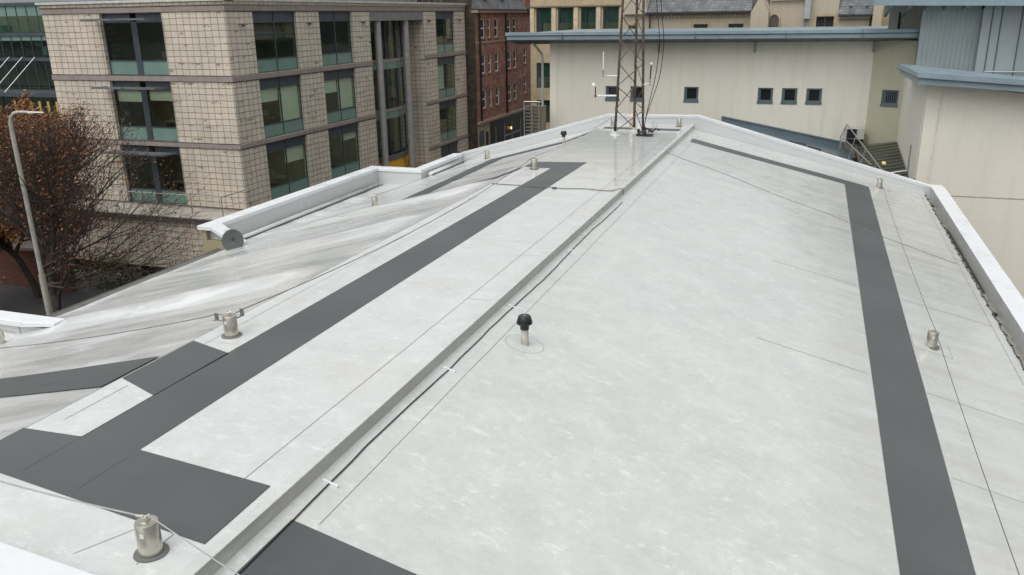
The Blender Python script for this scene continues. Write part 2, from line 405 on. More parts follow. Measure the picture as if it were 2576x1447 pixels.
# raised edge strip by the drop
m = MB()
m.box(KX-.10, 2.9, -.005, KX+.024, YF, .010); m.build('edge_trim', MEM, RB, bevel=.004)
MB().box(KX-.02, 2.95, -.26, KX+.018, YF, -.006).build('edge_upstand', m_membrane('upstand_shade_grey', base=(.40, .405, .375), streak=(1, .4, 1)), RB)  # grey base holds the side face's shade along with its dirt
# right slope: gently uneven sheet
def sheet(xs, ys, zf, keep=lambda x, y: True):
    m = MB(); vs = []; fs = []
    for x in xs:
        for y in ys: vs.append((x, y, zf(x, y)))
    ny = len(ys)
    for i in range(len(xs)-1):
        for j in range(ny-1):
            if keep((xs[i]+xs[i+1])/2, (ys[j]+ys[j+1])/2): fs.append((i*ny+j, (i+1)*ny+j, (i+1)*ny+j+1, i*ny+j+1))
    return m.add(vs, fs)
def lin(a, b, n): return [a+(b-a)*i/n for i in range(n+1)]
def zrs(x, y): return zr(x)+.010*noise.noise(Vector((x*.5, y*.35, 3)))*min(1, (x-KX)*2)
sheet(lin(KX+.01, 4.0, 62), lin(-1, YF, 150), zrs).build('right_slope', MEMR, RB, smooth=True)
# left slope: taut folds of membrane running down the fall
def fold(x, y):
    t = min(1, (-7.43-x)/2.5); s = y+.10*(x+7.43)+.35*noise.noise(Vector((x*.25, y*.3, 9)))
    a = noise.noise(Vector((x*.07, s*.95, 1.7)))+.45*noise.noise(Vector((x*.16, s*2.3, 5.1)))
    b = abs(noise.noise(Vector((x*.05, s*.75, 8.2))))
    return t*(.055*a-.05*b)
def zls(x, y):
    z = .272*(x+7.43)
    z += fold(x, y)*(1 if y < 20.4 else .4)
    # tapered insulation: hipped crests across the slope every four metres
    if y < 20.35:
        ph = (y-7.95) % 4.05; k = 1-ph/3.35 if ph < 3.35 else (ph-3.35)/.70
        k = .5*min(1, (11.3-y)/1.2) if y < 11.3 else k
        z += .15*(k-.5)*min(1, (-7.43-x)/.9)*min(1, max(0, (x+15.0)/3.5))
    if y > 20.35: z -= .10*min(1, (-7.43-x)/.8)
    return max(z, -2.03+.3*fold(x, y)) if x < -7.44 else -.002
xs = sorted(set(lin(-19.5, -15.4, 14)+lin(-15.4, -15.0, 1)+lin(-15.0, -13.6, 10)+lin(-13.6, -7.43, 60)))
ys = sorted(set(lin(2, 11.7, 110)+[12.0]+lin(12, 18.5, 110)+lin(18.5, 20.35, 24)+[20.36]+lin(20.4, 28.2, 60)+lin(28.2, YF, 20)))
def keepL(x, y):
    if y < 11.85: return True
    if y < 18.5: return x > -15.0
    if y < 28.2: return x > -15.4
    return x > -13.6
sheet(xs, ys, zls, keepL).build('left_slope', MEML, RB, smooth=True)
# far gable parapet (folded) : outline points of its top
tops = [(-13.72, -1.42), (-7.5, .30), (-3.98, .34), (4.25, -1.93), (4.62, -1.93)]
m = MB(); mi = MB()
for (x0, z0), (x1, z1) in zip(tops, tops[1:]):
    m.hexa([(x0, YF, z0-.10), (x1, YF, z1-.10), (x1, YF+.42, z1-.10), (x0, YF+.42, z0-.10), (x0, YF-.03, z0), (x1, YF-.03, z1), (x1, YF+.45, z1+.0), (x0, YF+.45, z0+.0)])
    mi.hexa([(x0, YF+.01, z0-1.0), (x1, YF+.01, z1-1.0), (x1, YF+.40, z1-1.0), (x0, YF+.40, z0-1.0), (x0, YF+.01, z0-.101), (x1, YF+.01, z1-.101), (x1, YF+.40, z1-.101), (x0, YF+.40, z0-.101)])
mi.build('parapet_upstand', INM, RB); m.build('parapet_capping', CAPM, RB)
# right parapet and gutter
m = MB().box(4.25, -1, -3.2, 4.62, YF, -1.95); m.build('parapet_upstand', INM, RB)
m = MB().box(4.235, -1, -1.948, 4.66, YF-.04, -1.915); m.build('parapet_capping', CAPM, RB, bevel=.01)
m = MB().box(3.96, -1, -2.42, 4.25, YF, -2.36).box(3.97, -1, -2.40, 4.0, YF, zr(4.0)-.004); m.build('box_gutter', simple('gutter_lining', (.30, .285, .25), .6, 0, .35, 3), RB)
mm = simple('gutter_muck', (.045, .04, .03), .9, 0, .5, 12)
m = MB()
for y0, y1 in ((21.2, 27.6), (14.1, 16.3), (5.5, 9)):
    n = 24; m = MB()
    for i in range(n):
        a = y0+(y1-y0)*i/n; b = y0+(y1-y0)*(i+1)/n; w = .05+.12*abs(noise.noise(Vector((a*1.3, 0, 4)))); w2 = .05+.12*abs(noise.noise(Vector((b*1.3, 0, 4))))
        m.quad((4.245-w*.8, a, -2.352), (4.246, a, -2.35), (4.246, b, -2.35), (4.245-w2, b, -2.352))
    m.build('gutter_dirt', mm, RB)
m = MB()
for yy in (30.9, 19.6, 13.9): m.lathe([(.09, 0), (.10, .03), (.07, .06), (.0, .07)], (4.13, yy, -2.36), 12)
build_each(m, 'gutter_outlet_guard', BLACK, RB)
# left box parapets
def par(m, mc, x0, y0, x1, y1, zt, zb=-2.5):
    m.box(x0, y0, zb, x1, y1, zt-.03)
    mc.box(x0-.02, y0-.02, zt-.03, x1+.02, y1+.02, zt)
m = MB(); mc = MB(); ZP = -1.42
m.box(-15.62, 18.66, -2.6, -15.42, 28.5, ZP-.12); m.box(-15.42, 28.2, -3.4, -13.95, 28.5, ZP-.12); m.box(-13.95, 28.2, -3.4, -13.6, YF+.3, ZP-.12)
m.box(-15.42, 18.66, -2.35, -15.0, 18.80, ZP-.13)
mc.box(-15.86, 18.44, ZP-.12, -15.40, 28.56, ZP); mc.box(-15.40, 28.16, ZP-.12, -13.97, 28.56, ZP-.001); mc.box(-13.97, 28.16, ZP-.12, -13.56, YF-.04, ZP)
mc.hexa([(-15.40, 18.44, ZP-.12), (-14.6, 18.5, -2.02), (-14.6, 18.92, -2.02), (-15.40, 18.92, ZP-.12), (-15.40, 18.44, ZP-.001), (-14.6, 18.5, -1.88), (-14.6, 18.92, -1.88), (-15.40, 18.92, ZP-.001)])
# nearer projecting bay at the left edge of the picture
m.box(-19.9, 11.72, -3.4, -14.9, 12.0, -1.86); mc.box(-19.9, 11.65, -1.86, -14.75, 12.08, -1.74)
m.box(-14.899, 11.74, -3, -14.1, 11.98, -1.86)
mc.hexa([(-14.75, 11.65, -1.86), (-13.9, 11.7, -1.78), (-13.9, 12.0, -1.78), (-14.75, 12.08, -1.86), (-14.75, 11.65, -1.741), (-13.9, 11.7, -1.70), (-13.9, 12.0, -1.70), (-14.75, 12.08, -1.741)])
m.build('parapet_upstand', INM, RB); mc.build('parapet_capping', CAPM, RB, bevel=.012)
# rounded insulation roll / dark slots beside the box parapets
MB().tube([(-15.28, 19.3, -2.03), (-15.28, 27.9, -2.03)], .09, 10).build('lagged_pipe', MEM, RB, smooth=True)
m = MB().tube([(-13.47, 28.7, -1.72), (-13.47, 31.6, -1.72)], .13, 12); m.build('lagged_pipe', MEM, RB, smooth=True)
m = MB().box(-15.16, 19.3, -2.05, -15.10, 28.0, -2.004).box(-13.36, 28.7, -1.76, -13.28, 31.7, -1.66); m.build('slot_drain', BLACK, RB)
# eaves gutter, left
GUT = simple('eaves_gutter_metal', (.13, .135, .125), .5, .3, .2, 3)
m = MB(); n = 10; y0, y1 = 12.3, 18.5
pro = [(-15.0+.02, -2.06), (-15.02, -2.16), (-15.08, -2.22), (-15.22, -2.22), (-15.28, -2.16), (-15.29, -2.04), (-15.26, -2.04), (-15.24, -2.14), (-15.2, -2.19), (-15.1, -2.19), (-15.05, -2.14), (-15.03, -2.06)]
m.prism([(a, y0, b) for a, b in pro], (0, y1-y0, 0)); m.box(-15.30, y0, -2.075, -15.03, y1, -2.05); m.build('eaves_gutter', GUT, RB)
m = MB()
y = 12.5
while y < 17.2:
    m.tube([(-15.30, y, -2.10), (-15.34+random.uniform(-.01, .01), y+random.uniform(-.02, .02), -1.93+random.uniform(-.02, .02))], .008, 4, .003); y += .13
build_each(m, 'bird_spike', BLACK, RB)
# walls below
m = MB()
m.prism([(-14.95, 3, GZ), (4.6, 3, GZ), (4.6, 3, -2.45), (3.7, 3, -2.45), (KX, 3, -.36), (-7.43, 3, -.36), (-13.4, 3, -2.15), (-14.95, 3, -2.25)], (0, YF+.38-3, 0))
m.box(-15.78, 18.5, GZ, -15.621, 28.5, ZP-.12); m.box(-15.62, 18.5, GZ, -14.96, 18.659, -1.84); m.box(-15.6, 18.66, GZ, -14.96, 28.45, -2.61); m.box(-19.8, 3, GZ, -14.96, 12.25, -2.3)
m.build('wall', m_render('building_brick_wall', (.30, .27, .17), .6), RB)
# near parapet, bottom left, slopes up towards us
a, b = (-9.2, 4.25), (-4.35, 3.83)
m = MB()
def L2(t, dy, z): return (a[0]+(b[0]-a[0])*t, a[1]+(b[1]-a[1])*t+dy, z)
m.hexa([L2(0, 0, -.3), L2(1, 0, -.3), L2(1, -1.4, -.3), L2(0, -1.4, -.3)][::-1]+[L2(0, 0, .16), L2(1, 0, .16), L2(1, -1.4, .30), L2(0, -1.4, .30)][::-1])
m.build('near_parapet', CAPM, RB, bevel=.02)
# grey walkway strips
WK = []
def walk(pts, dz=.004):   # polygon on the plateau
    m = MB().prism([(x, y, .001) for x, y in pts], (0, 0, dz)); o = m.build('walkway', WALK, RB); return o
def zp(x): return x
walk([(-6.70, 5.70), (-5.93, 5.665), (-5.90, 23.12), (-6.62, 21.93)])          # long strip on the upper deck
walk([(-7.40, 8.25), (-7.40, 7.0), (-6.685, 6.72), (-6.66, 8.02)])
walk([(-5.905, 23.12), (-7.40, 22.85), (-7.40, 21.98), (-6.622, 21.935)])
walk([(-7.22, 30.5), (-7.22, 31.05), (-4.40, 30.95), (-4.40, 30.4)])
P = [atz(0, 1110, 0), atz(61, 1078, 0), atz(205, 1100, 0), atz(350, 1133, 0), atz(680, 1224, 0), atz(515, 1370, 0), atz(0, 1216, 0)]
P = [(-9.0, 5.4)]+[(q.x, q.y) for q in P[1:6]]+[(-7.2, 4.98)]
pp = [(-7.43, 5.66), (P[2][0], P[2][1]), (P[3][0], P[3][1]), (P[4][0], P[4][1]), (P[5][0], P[5][1]), (-7.43, 4.98)]
walk(pp, .0085)
# strip running down the left slope
def drape(xs, ys, zf, name, mat, dz=.014, keep=lambda x, y: True):
    o = sheet(xs, ys, lambda x, y: zf(x, y)+dz, keep).build(name, mat, RB, smooth=True); return o
m = MB(); n = 60; vs = []; fs = []
for i in range(n+1):
    x = -7.44-(12-7.44)*i/n; t = i/n
    for j in range(9):
        y = (6.72+.52*t)+(.95)*j/8 + .0
        vs.append((x, y, zls(x, y)+.014))
for i in range(n):
    for j in range(8): fs.append((i*9+j, i*9+j+1, (i+1)*9+j+1, (i+1)*9+j))
m.add(vs, [f[::-1] for f in fs]).build('walkway', WALK, RB, smooth=True)
drape(lin(-11.2, -10.45, 6), lin(21.3, 29.3, 70), zls, 'walkway', WALK, .016)
drape(lin(-10.45, -7.43, 40), lin(28.62, 29.3, 8), zls, 'walkway', WALK, .016)
drape(lin(-10.45, -7.43, 40), lin(21.3, 21.95, 8), zls, 'walkway', WALK, .016)
# right slope strips
drape(lin(1.27, 2.06, 10), lin(4, 30.1, 120), zrs, 'walkway', WALK, .006)
drape(lin(-3.85, 1.27, 60), lin(29.35, 30.1, 8), zrs, 'walkway', WALK, .006)
n0 = atz(725, 1270, zr(-4.0)); m = MB()
q = [(-4.0, 5.36), (-4.0, 4.5), (-1.6, 3.9), (-1.6, 5.36+.25)]
q = [(-3.98, 5.34), (-3.98, 4.48), (-1.5, 4.3), (-1.5, 5.25)]
vs = [(x, y, zrs(x, y)+.006) for x, y in q]
xx = lin(-3.98, -1.2, 20); yy = lin(4.42, 5.32, 8)
drape(xx, yy, zrs, 'walkway', WALK, .006)
# seams (lap joints) as thin proud ribbons
m = MB()
def seam_r(x, y0, y1, w=.008):
    for i in range(40):
        a = y0+(y1-y0)*i/40; b = y0+(y1-y0)*(i+1)/40; dx = .006*noise.noise(Vector((a, x, 0)))
        m.quad((x+dx, a, zrs(x, a)+.004), (x+w+dx, a, zrs(x+w, a)+.004), (x+w+dx, b, zrs(x+w, b)+.004), (x+dx, b, zrs(x, b)+.004))
seam_r(-3.76, 5.4, 31, .006); seam_r(3.80, 3, 31.6, .008)
def seam_rx(y, x0, x1, w=.012, sk=.0):
    for i in range(40):
        a = x0+(x1-x0)*i/40; b = x0+(x1-x0)*(i+1)/40; ya = y+sk*(a-x0); yb = y+sk*(b-x0)
        m.quad((a, ya, zrs(a, ya)+.004), (b, yb, zrs(b, yb)+.004), (b, yb+w, zrs(b, yb+w)+.004), (a, ya+w, zrs(a, ya+w)+.004))
for yy in (13.2, 17.9, 22.6): seam_rx(yy, -.5, 1.2, .010)
for yy in (13.2, 17.9, 22.6): seam_rx(yy, 2.08, 3.80, .008)
def seam_p(x0, y0, x1, y1, w=.008):
    d = Vector((x1-x0, y1-y0, 0)).normalized(); nn = Vector((-d.y, d.x, 0))*w
    m.quad((x0, y0, .0035), (x1, y1, .0035), (x1+nn.x, y1+nn.y, .0035), (x0+nn.x, y0+nn.y, .0035))
seam_p(-4.62, 4.2, -4.62, 5.3); seam_p(-4.60, 5.45, -4.55, 30, .007)
seam_p(-7.18, 5.95, -7.18, 6.85, .007); seam_p(-7.18, 8.2, -7.18, 22, .006)
seam_p(-5.2, 4.15, -4.75, 5.0, .006)
for yy in (10.9, 13.4, 16.6, 20.6): seam_p(-4.6, yy, -4.15, yy+.02, .006)
for (cx_, cy_) in ((2.42, 30.55), (2.40, 15.5)):
    seam_r(cx_-.32, cy_-.3, cy_+.35, .006); seam_r(cx_+.32, cy_-.3, cy_+.35, .006); seam_rx(cy_-.3, cx_-.32, cx_+.32, .008)
seam_rx(10.6, 2.10, 3.80, .006); seam_rx(26.0, -3.7, 1.2, .006)
for yy in (14.2,): seam_p(-5.9, yy, -4.6, yy+.03, .004)
for cy_ in (8.56, 21.72): seam_p(-7.03-.24, cy_-.26, -7.03+.24, cy_-.26, .004)
m.build('seam', SEAM, RB)
m = MB()
def seam_w(x0, y0, x1, y1, w=.006): 
    m.quad((x0, y0, .0108), (x0+w, y0, .0108), (x1+w, y1, .0108), (x1, y1, .0108))
seam_w(-5.93, 4.9, -5.93, 5.55, .005); seam_w(-6.69, 5.0, -6.69, 6.9, .005)
m.build('walkway_joint', simple('joint_dark', (.045, .05, .05), .6), RB)
# circular collar of the near vent and gasket discs handled by the vents

# ================================================================ fall arrest posts, cables, vents
def ring(c, r0, r1, z, n=32):
    m = MB(); vs = [(c[0]+r*cos(2*pi*k/n), c[1]+r*sin(2*pi*k/n), c[2]+z) for r in (r0, r1) for k in range(n)]
    return m.add(vs, [(k, n+k, n+(k+1) % n, (k+1) % n) for k in range(n)])
AP = thing('anchor_post', 'stainless anchor post with dark round gasket in the bottom left corner', 'anchor post', (0, 0, 0), 'fall arrest anchor posts on the roof')
H = .29
b_ = MB().lathe([(.082, .012), (.092, .02), (.092, H-.012), (.086, H), (.0, H)], n=28).build('post_body', STEEL, AP, smooth=2)
MB().box(-.017, -.094, .19, .017, -.0925, .232).build('rating_plate', WHITEP, b_)
MB().lathe([(.135, .002), (.133, .010), (.10, .013), (.09, .015)], n=28).build('gasket', RUBBER, AP, smooth=2)
m = MB().box(-.02, -.035, H, .02, .035, H+.010); m.tube([(-.0, -.02, H+.01), (0, -.02, H+.035), (0, 0, H+.05), (0, .02, H+.035), (0, .02, H+.01)], .006, 6)
m.build('eye_plate', STEEL, AP, smooth=2)
m = MB().tube([(-.075, .0, H+.045), (-.01, 0, H+.045)], .010, 8).tube([(-.02, -.015, H+.03), (.03, .015, H+.055)], .007, 6); m.build('cable_clamp', STEEL, AP, smooth=2)
spots = [
 (-7.03, 8.56, 0, 'anchor post between the lower left stub walkway and the two cable brackets', .0),
 (-7.03, 21.72, 0, 'anchor post on the white patch beside the far end of the long walkway', 0),
 (-7.05, 31.62, 0, 'anchor post behind the left leg of the mast by the far parapet', 0),
 (-4.59, 31.72, 0, 'anchor post right of the mast at the far end of the raised edge', 0),
 (-12.05, 21.75, None, 'anchor post on the left slope just behind the hipped crest', 0),
 (-11.8, 30.5, None, 'anchor post on the far left slope beside the bent walkway', 0),
 (-14.72, 11.12, None, 'anchor post half cut off by the left edge of the picture', 0),
 (2.42, 30.55, None, 'anchor post at the far corner of the right walkway', 0),
 (2.40, 15.5, None, 'anchor post beside the long right walkway halfway to the camera', 0)]
AP.location = (-4.62, 4.36, 0); AP.rotation_euler = (0, 0, R(14)); ROOT[AP] = Vector((0, 0, 0))
for x, y, z, lb, rz in spots:
    if z is None: z = zls(x, y) if x < -7.4 else zrs(x, y)
    dup(AP, (x, y, z), lb, rz)
# wire ropes
cg = 'safety wires between the anchor posts'
m = MB().tube(catenary((-4.66, 4.35, .335), (-6.14, 4.37, .355), .01)+[(-9.3, 4.45, .39)], .007, 6); tag(m.build('safety_cable', GALV), 'thick safety wire leaving the bottom left anchor post towards the left', 'cable', cg)
m = MB().tube(catenary((-4.58, 4.37, .335), (-3.74, 4.29, .05), .01)+[(-2.9, 4.2, -.25)], .006, 6); tag(m.build('safety_cable', GALV), 'safety wire from the bottom left anchor post down over the raised edge', 'cable', cg)
arc = [atz(520, 797, .22), atz(544, 790, .28), atz(566, 793, .27), atz(590, 789, .27), atz(611, 778, .29)]
m = MB().tube(catenary((-13.6, 10.22, -1.62), arc[0], .05, 14)[:-1]+arc, .007, 6); tag(m.build('safety_cable', WIRE), 'safety wire crossing the left slope to the bracketed post', 'cable', cg)
m = MB().tube(catenary(arc[-1], (-7.05, 21.7, .33), .22, 18), .007, 6); tag(m.build('safety_cable', WIRE), 'long safety wire along the left edge of the upper deck', 'cable', cg)
m = MB().tube(catenary((-7.04, 21.7, .33), (-7.05, 31.62, .33), .1, 14), .006, 6); tag(m.build('safety_cable', WIRE), 'safety wire passing left of the mast to the far parapet', 'cable', cg)
m = MB().tube(catenary((-7.05, 31.62, .33), (-4.59, 31.72, .33), .04, 8), .006, 6); tag(m.build('safety_cable', WIRE), 'short safety wire behind the mast along the far parapet', 'cable', cg)
m = MB().tube(catenary((-12.05, 21.75, zls(-12.05, 21.75)+.33), (-11.8, 30.5, zls(-11.8, 30.5)+.33), .08, 12), .006, 6); tag(m.build('safety_cable', WIRE), 'safety wire on the far left slope beyond the crest', 'cable', cg)
m = MB().tube(catenary((2.42, 30.55, zr(2.42)+.33), (2.42, 15.5, zr(2.4)+.33), .12, 16), .006, 6); tag(m.build('safety_cable', WIRE), 'far safety wire along the right walkway between two posts', 'cable', cg)
m = MB().tube(catenary((2.42, 15.5, zr(2.4)+.33), (2.42, 3, zr(2.4)+.33), .1, 12), .006, 6); tag(m.build('safety_cable', WIRE), 'near safety wire running from the right post to the bottom right', 'cable', cg)
CBK = thing('cable_bracket', 'curved steel cable guide with two flat plates behind the lower left anchor post', 'bracket', (-7.1, 8.8, 0))
st_ = simple('bracket_steel', (.20, .205, .19), .45, .5)
MB().tube([atz(536, 806, .19), atz(566, 807, .2), atz(583, 804, .24), atz(600, 799, .2), atz(614, 791, .19)], .009, 6).build('strap', st_, CBK)
for px, py in ((546, 805), (609, 793)):
    p = atz(px, py, .19); MB().box(p.x-.028, p.y-.006, .18, p.x+.028, p.y+.006, .285).build('plate', st_, CBK)
# vents
def vent(x, y, z, lb, s=1, tilt=0):
    V = thing('vent_pipe', lb, 'vent', (x, y, z), 'black capped vent pipes')
    c = Vector((x, y, z))
    MB().lathe([(.065*s, -.05), (.060*s, .05), (.058*s, .27*s), (.05*s, .28*s)], c, 20).build('pipe', simple('vent_sleeve', (.40, .40, .36), .6, 0, .25, 9), V, smooth=2)
    cap = MB().lathe([(.066*s, .24*s), (.07*s, .30*s), (.095*s, .315*s), (.118*s, .33*s), (.122*s, .345*s), (.098*s, .435*s), (.085*s, .455*s), (.0, .458*s)], c, 24).build('cap', BLACK, V, smooth=2)
    MB().lathe([(.012*s, .458*s), (.012*s, .462*s), (.0, .463*s)], c, 8).build('cap_badge', WHITEP, cap)
    return V
vx, vy = -3.46+.02, 10.15
V1 = vent(vx, vy, zrs(vx, vy), 'large black capped vent pipe standing alone on the near right slope', .92)
m = MB(); n = 40; vs = []
for r in (.263, .267): vs += [(vx+r*cos(2*pi*k/n), vy+r*sin(2*pi*k/n), zrs(vx+r*cos(2*pi*k/n), 0)*0+zrs(vx+r*cos(2*pi*k/n), vy+r*sin(2*pi*k/n))+.006) for k in range(n)]
m.add([Vector(v) for v in vs], [(k, n+k, n+(k+1) % n, (k+1) % n) for k in range(n)]); m.build('collar_seam', SEAM, V1)
vent(-8.2, 28.75, zls(-8.2, 28.75)-.02, 'small black capped vent beside the far left walkway', .95)

# ================================================================ cables on the roof
CB = thing('power_cable', 'black cable clipped along the foot of the raised edge', 'cable', (-3.95, 10, 0))
pts = []
y = 3.2
while y < 19.3:
    x = -3.97+.05*noise.noise(Vector((y*.35, 2, 0)))+.012*noise.noise(Vector((y*2, 2, 0))); pts.append((x, y, zrs(x, y)+.012)); y += .35
MB().tube(pts, .0075, 6).build('cable', BLACK, CB, smooth=True)
for yy in (5.95, 8.75, 11.2, 14.5):
    x = -3.96+.05*noise.noise(Vector((yy*.35, 2, 0)))
    x0, x1 = x-.085, x+.08; MB().hexa([(x0, yy-.014, zr(x0)-.01), (x1, yy-.02, zr(x1)-.01), (x1, yy+.006, zr(x1)-.01), (x0, yy+.012, zr(x0)-.01), (x0, yy-.014, zr(x0)+.022), (x1, yy-.02, zr(x1)+.022), (x1, yy+.006, zr(x1)+.022), (x0, yy+.012, zr(x0)+.022)]).build('cable_clip', CAPM, CB)
LT = thing('lightning_conductor', 'thin dark conductor strip crossing the deck, the raised edge and the right slope', 'cable', (0, 20, 0))
pts = [(-7.4, 19.4, .012), (-6.6, 19.35, .012), (-5.9, 19.2, .02)]
x = -5.9
while x < -4.2: pts.append((x, 19.3+.05*sin(x*6), .014)); x += .2
pts += [(-4.16, 19.55, .02), (-4.09, 19.56, .02), (-4.085, 19.56, -.12)]
MB().tube(pts, .010, 5).build('conductor', WIRE, LT, smooth=True)
MB().tube([(-5.76, 19.2, .02), (-5.66, 19.22, .02)], .03, 6).build('clamp', BLACK, LT)
pts = [(-4.15, 26.2, .01), (-4.1, 26.2, -.13)]
x = -4.0
while x < 3.95:
    y = 26.3-(x+4.0)*.50+.07*sin(x*2.1); pts.append((x, y, zrs(x, y)+.006)); x += .25
pts.append((4.02, 22.2, zr(4.0)-.1))
MB().tube(pts, .0065, 5).build('conductor', WIRE, LT, smooth=True)
HT = thing('gutter_cable', 'dark knotted cable lying along the right gutter edge', 'cable', (3.8, 20, -2))
pts = []; y = 31.4
while y > 12.4:
    pts.append((3.985+.04*noise.noise(Vector((y*1.5, 5, 0)))+.015*sin(y*9), y, zr(4.0)+.012+.025*noise.noise(Vector((y*3, 1, 1))))); y -= .12
MB().tube(pts, .014, 5).build('cable', simple('gutter_cable_grey', (.07, .08, .07), .6), HT)
m = MB()
for i in range(0, len(pts), 5): p = Vector(pts[i]); m.box(p.x-.03, p.y-.012, p.z-.02, p.x+.03, p.y+.012, p.z+.02)
m.build('cable_tie', BLACK, HT)
m = MB().tube([(3.75, 12.6, -2.0), (4.0, 12.3, -1.92), (4.3, 12.1, -1.9), (4.8, 12.2, -1.89)], .012, 6); m.build('cable_tail', WIRE, HT)

# ================================================================ lattice mast
MA = thing('lattice_mast', 'rusty three legged lattice mast rising from the wet upper deck', 'mast', (-5.95, 29.4, 0))
feet = [Vector((-6.41, 29.02, 0)), Vector((-5.97, 30.19, 0)), Vector((-5.43, 29.04, 0))]
cen = sum(feet, Vector())/3; TOPZ = 12
def legp(i, z): return cen+(feet[i]-cen)*(1-z*.066 if z < 6 else .604)+Vector((0, 0, z))
for i in range(3): MB().tube([legp(i, 0), legp(i, 6), legp(i, TOPZ)], .043, 8).build('leg', RUST, MA, smooth=True)
m = MB(); st = .78; k = 0; z = .12
while z < TOPZ-1:
    for a, b in ((0, 2), (1, 0), (2, 1)):
        p0, p1 = (legp(a, z), legp(b, z+st*.92)) if k % 2 == 0 else (legp(b, z), legp(a, z+st*.92))
        m.tube([p0, p1], .016, 5)
    z += st; k += 1
m.build('brace', RUST, MA)
m = MB()
z = .85
while z < 8:
    for i in range(3): p = legp(i, z); m.tube([p-Vector((0, 0, .09)), p+Vector((0, 0, .09))], .05, 8)
    z += 2.34
m.build('leg_flange', RUST, MA)
m = MB()
for p in feet: m.lathe([(.20, .001), (.19, .02), (.06, .05), (.05, .12)], p, 16)
m.build('foot', MEM, MA, smooth=2)
for p in feet[:]: MB().tube([p, p+Vector((0, 0, .30))], .05, 8).build('foot_sleeve', BLACK, MA)
def ap(name, label, cat, parts):
    t = thing(name, label, cat, tuple(cen), 'equipment on the mast')
    for nm, mb, mt in parts: mb.build(nm, mt, t, smooth=2)
    return t
p0 = legp(0, 2.0)
ap('whip_antenna', 'white stick antenna on an arm left of the mast', 'antenna', [
  ('arm', MB().tube([p0, (-6.95, 28.95, 2.0)], .022, 6).tube([p0+Vector((0, 0, -.25)), (-6.55, 28.95, 1.98)], .012, 5).box(-7.05, 28.93, 1.98, -6.75, 28.99, 2.02), GALV),
  ('rod', MB().tube([(-6.86, 28.96, 2.2), (-6.86, 28.96, 2.80)], .022, 8), WHITEP), ('base_clamp', MB().tube([(-6.86, 28.96, 1.96), (-6.86, 28.96, 2.2)], .014, 6), BLACK)])
p0 = legp(0, 1.33)
ap('dome_camera', 'white ball sensor on the lower arm left of the mast', 'camera', [
  ('arm', MB().tube([p0, (-7.05, 28.95, 1.33)], .032, 8), WHITEP), ('stem', MB().tube([(-7.12, 28.95, 1.26), (-7.12, 28.95, 1.62)], .018, 6).tube([(-7.05, 28.95, 1.33), (-7.16, 28.95, 1.33)], .03, 6), BLACK),
  ('ball', MB().lathe([(.0, .0), (.05, .02), (.075, .06), (.075, .11), (.045, .16), (.0, .175)], (-7.18, 28.95, 1.60), 16), WHITEP)])
p0 = legp(2, 1.7)
ap('mast_sensor', 'black upright sensor with white ball tip right of the mast', 'sensor', [
  ('arm', MB().tube([p0, (-5.25, 29.04, 1.75)], .03, 6).tube([(-5.25, 29.04, 1.68), (-5.25, 29.04, 1.9)], .03, 6), GALV), ('rod', MB().tube([(-5.25, 29.04, 1.85), (-5.22, 29.04, 2.35)], .022, 8), BLACK),
  ('ball', MB().lathe([(.0, .0), (.035, .015), (.045, .045), (.03, .08), (.0, .09)], (-5.22, 29.04, 2.36), 12), WHITEP)])
for dx, lb in ((0, 'black feeder cable hanging nearest the right leg of the mast'), (.14, 'outer of the two black cables hanging right of the mast')):
    pts = [(-5.30+dx*.6, 29.0, 7.5), (-5.12+dx, 28.95, 4.6), (-4.98+dx, 28.95, 3.4), (-4.96+dx, 28.95, 2.9), (-5.05+dx, 28.95, 2.0), (-5.22+dx*.5, 28.98, 1.2), (-5.36, 29.0, .5), (-5.35, 28.98, .1)]
    q = [Vector(p) for p in pts]; out = []
    for i in range(len(q)-1):
        a, b = q[i], q[i+1]; pa = q[max(0, i-1)]; pb = q[min(len(q)-1, i+2)]
        for t in (0, .25, .5, .75):
            out.append(.5*((2*a)+(b-pa)*t+(2*pa-5*a+4*b-pb)*t*t+(3*a-pa-3*b+pb)*t**3))
    tag(MB().tube(out+[q[-1]], .013, 6).build('feeder_cable', BLACK, smooth=True), lb, 'cable', 'feeder cables hanging at the mast')
J = thing('junction_tray', 'tangle of black cables and boxes at the right foot of the mast', 'cable box', (-5.3, 28.9, 0))
MB().box(-5.62, 28.72, .02, -5.05, 29.0, .07).build('tray', BLACK, J); m = MB()
for i in range(9):
    a = Vector((random.uniform(-5.6, -5.1), random.uniform(28.8, 29.5), .10)); b = a+Vector((random.uniform(-.2, .25), random.uniform(-.1, .3), random.uniform(-.03, .12)))
    m.tube([a, (a+b)/2+Vector((0, 0, .08)), b], .035, 6)
m.build('cable_loops', BLACK, J)
m = MB().tube([(-5.1, 29.3, .0), (-5.1, 29.3, .5)], .01, 5).tube([(-5.0, 29.25, .0), (-5.0, 29.25, .42)], .01, 5).tube([(-5.16, 29.35, .0), (-5.16, 29.35, .45)], .008, 5); m.build('stub_rod', GALV, J)
D_ = thing('white_drum', 'white rounded weatherproof housing beside the rear mast foot', 'housing', (-5.75, 30.3, 0))
MB().lathe([(.12, 0), (.17, .04), (.18, .12), (.13, .21), (.0, .25)], (-5.75, 30.25, 0), 16).build('shell', WHITEP, D_, smooth=2)
D2 = thing('pink_cylinder', 'small pinkish white canister just behind the rear leg of the mast', 'canister', (-6.15, 30.9, 0))
MB().lathe([(.09, 0), (.09, .42), (.05, .46), (.03, .6), (.0, .62)], (-6.2, 30.9, 0), 14).build('canister_body', simple('pinkish_paint', (.60, .46, .40), .5), D2, smooth=2)

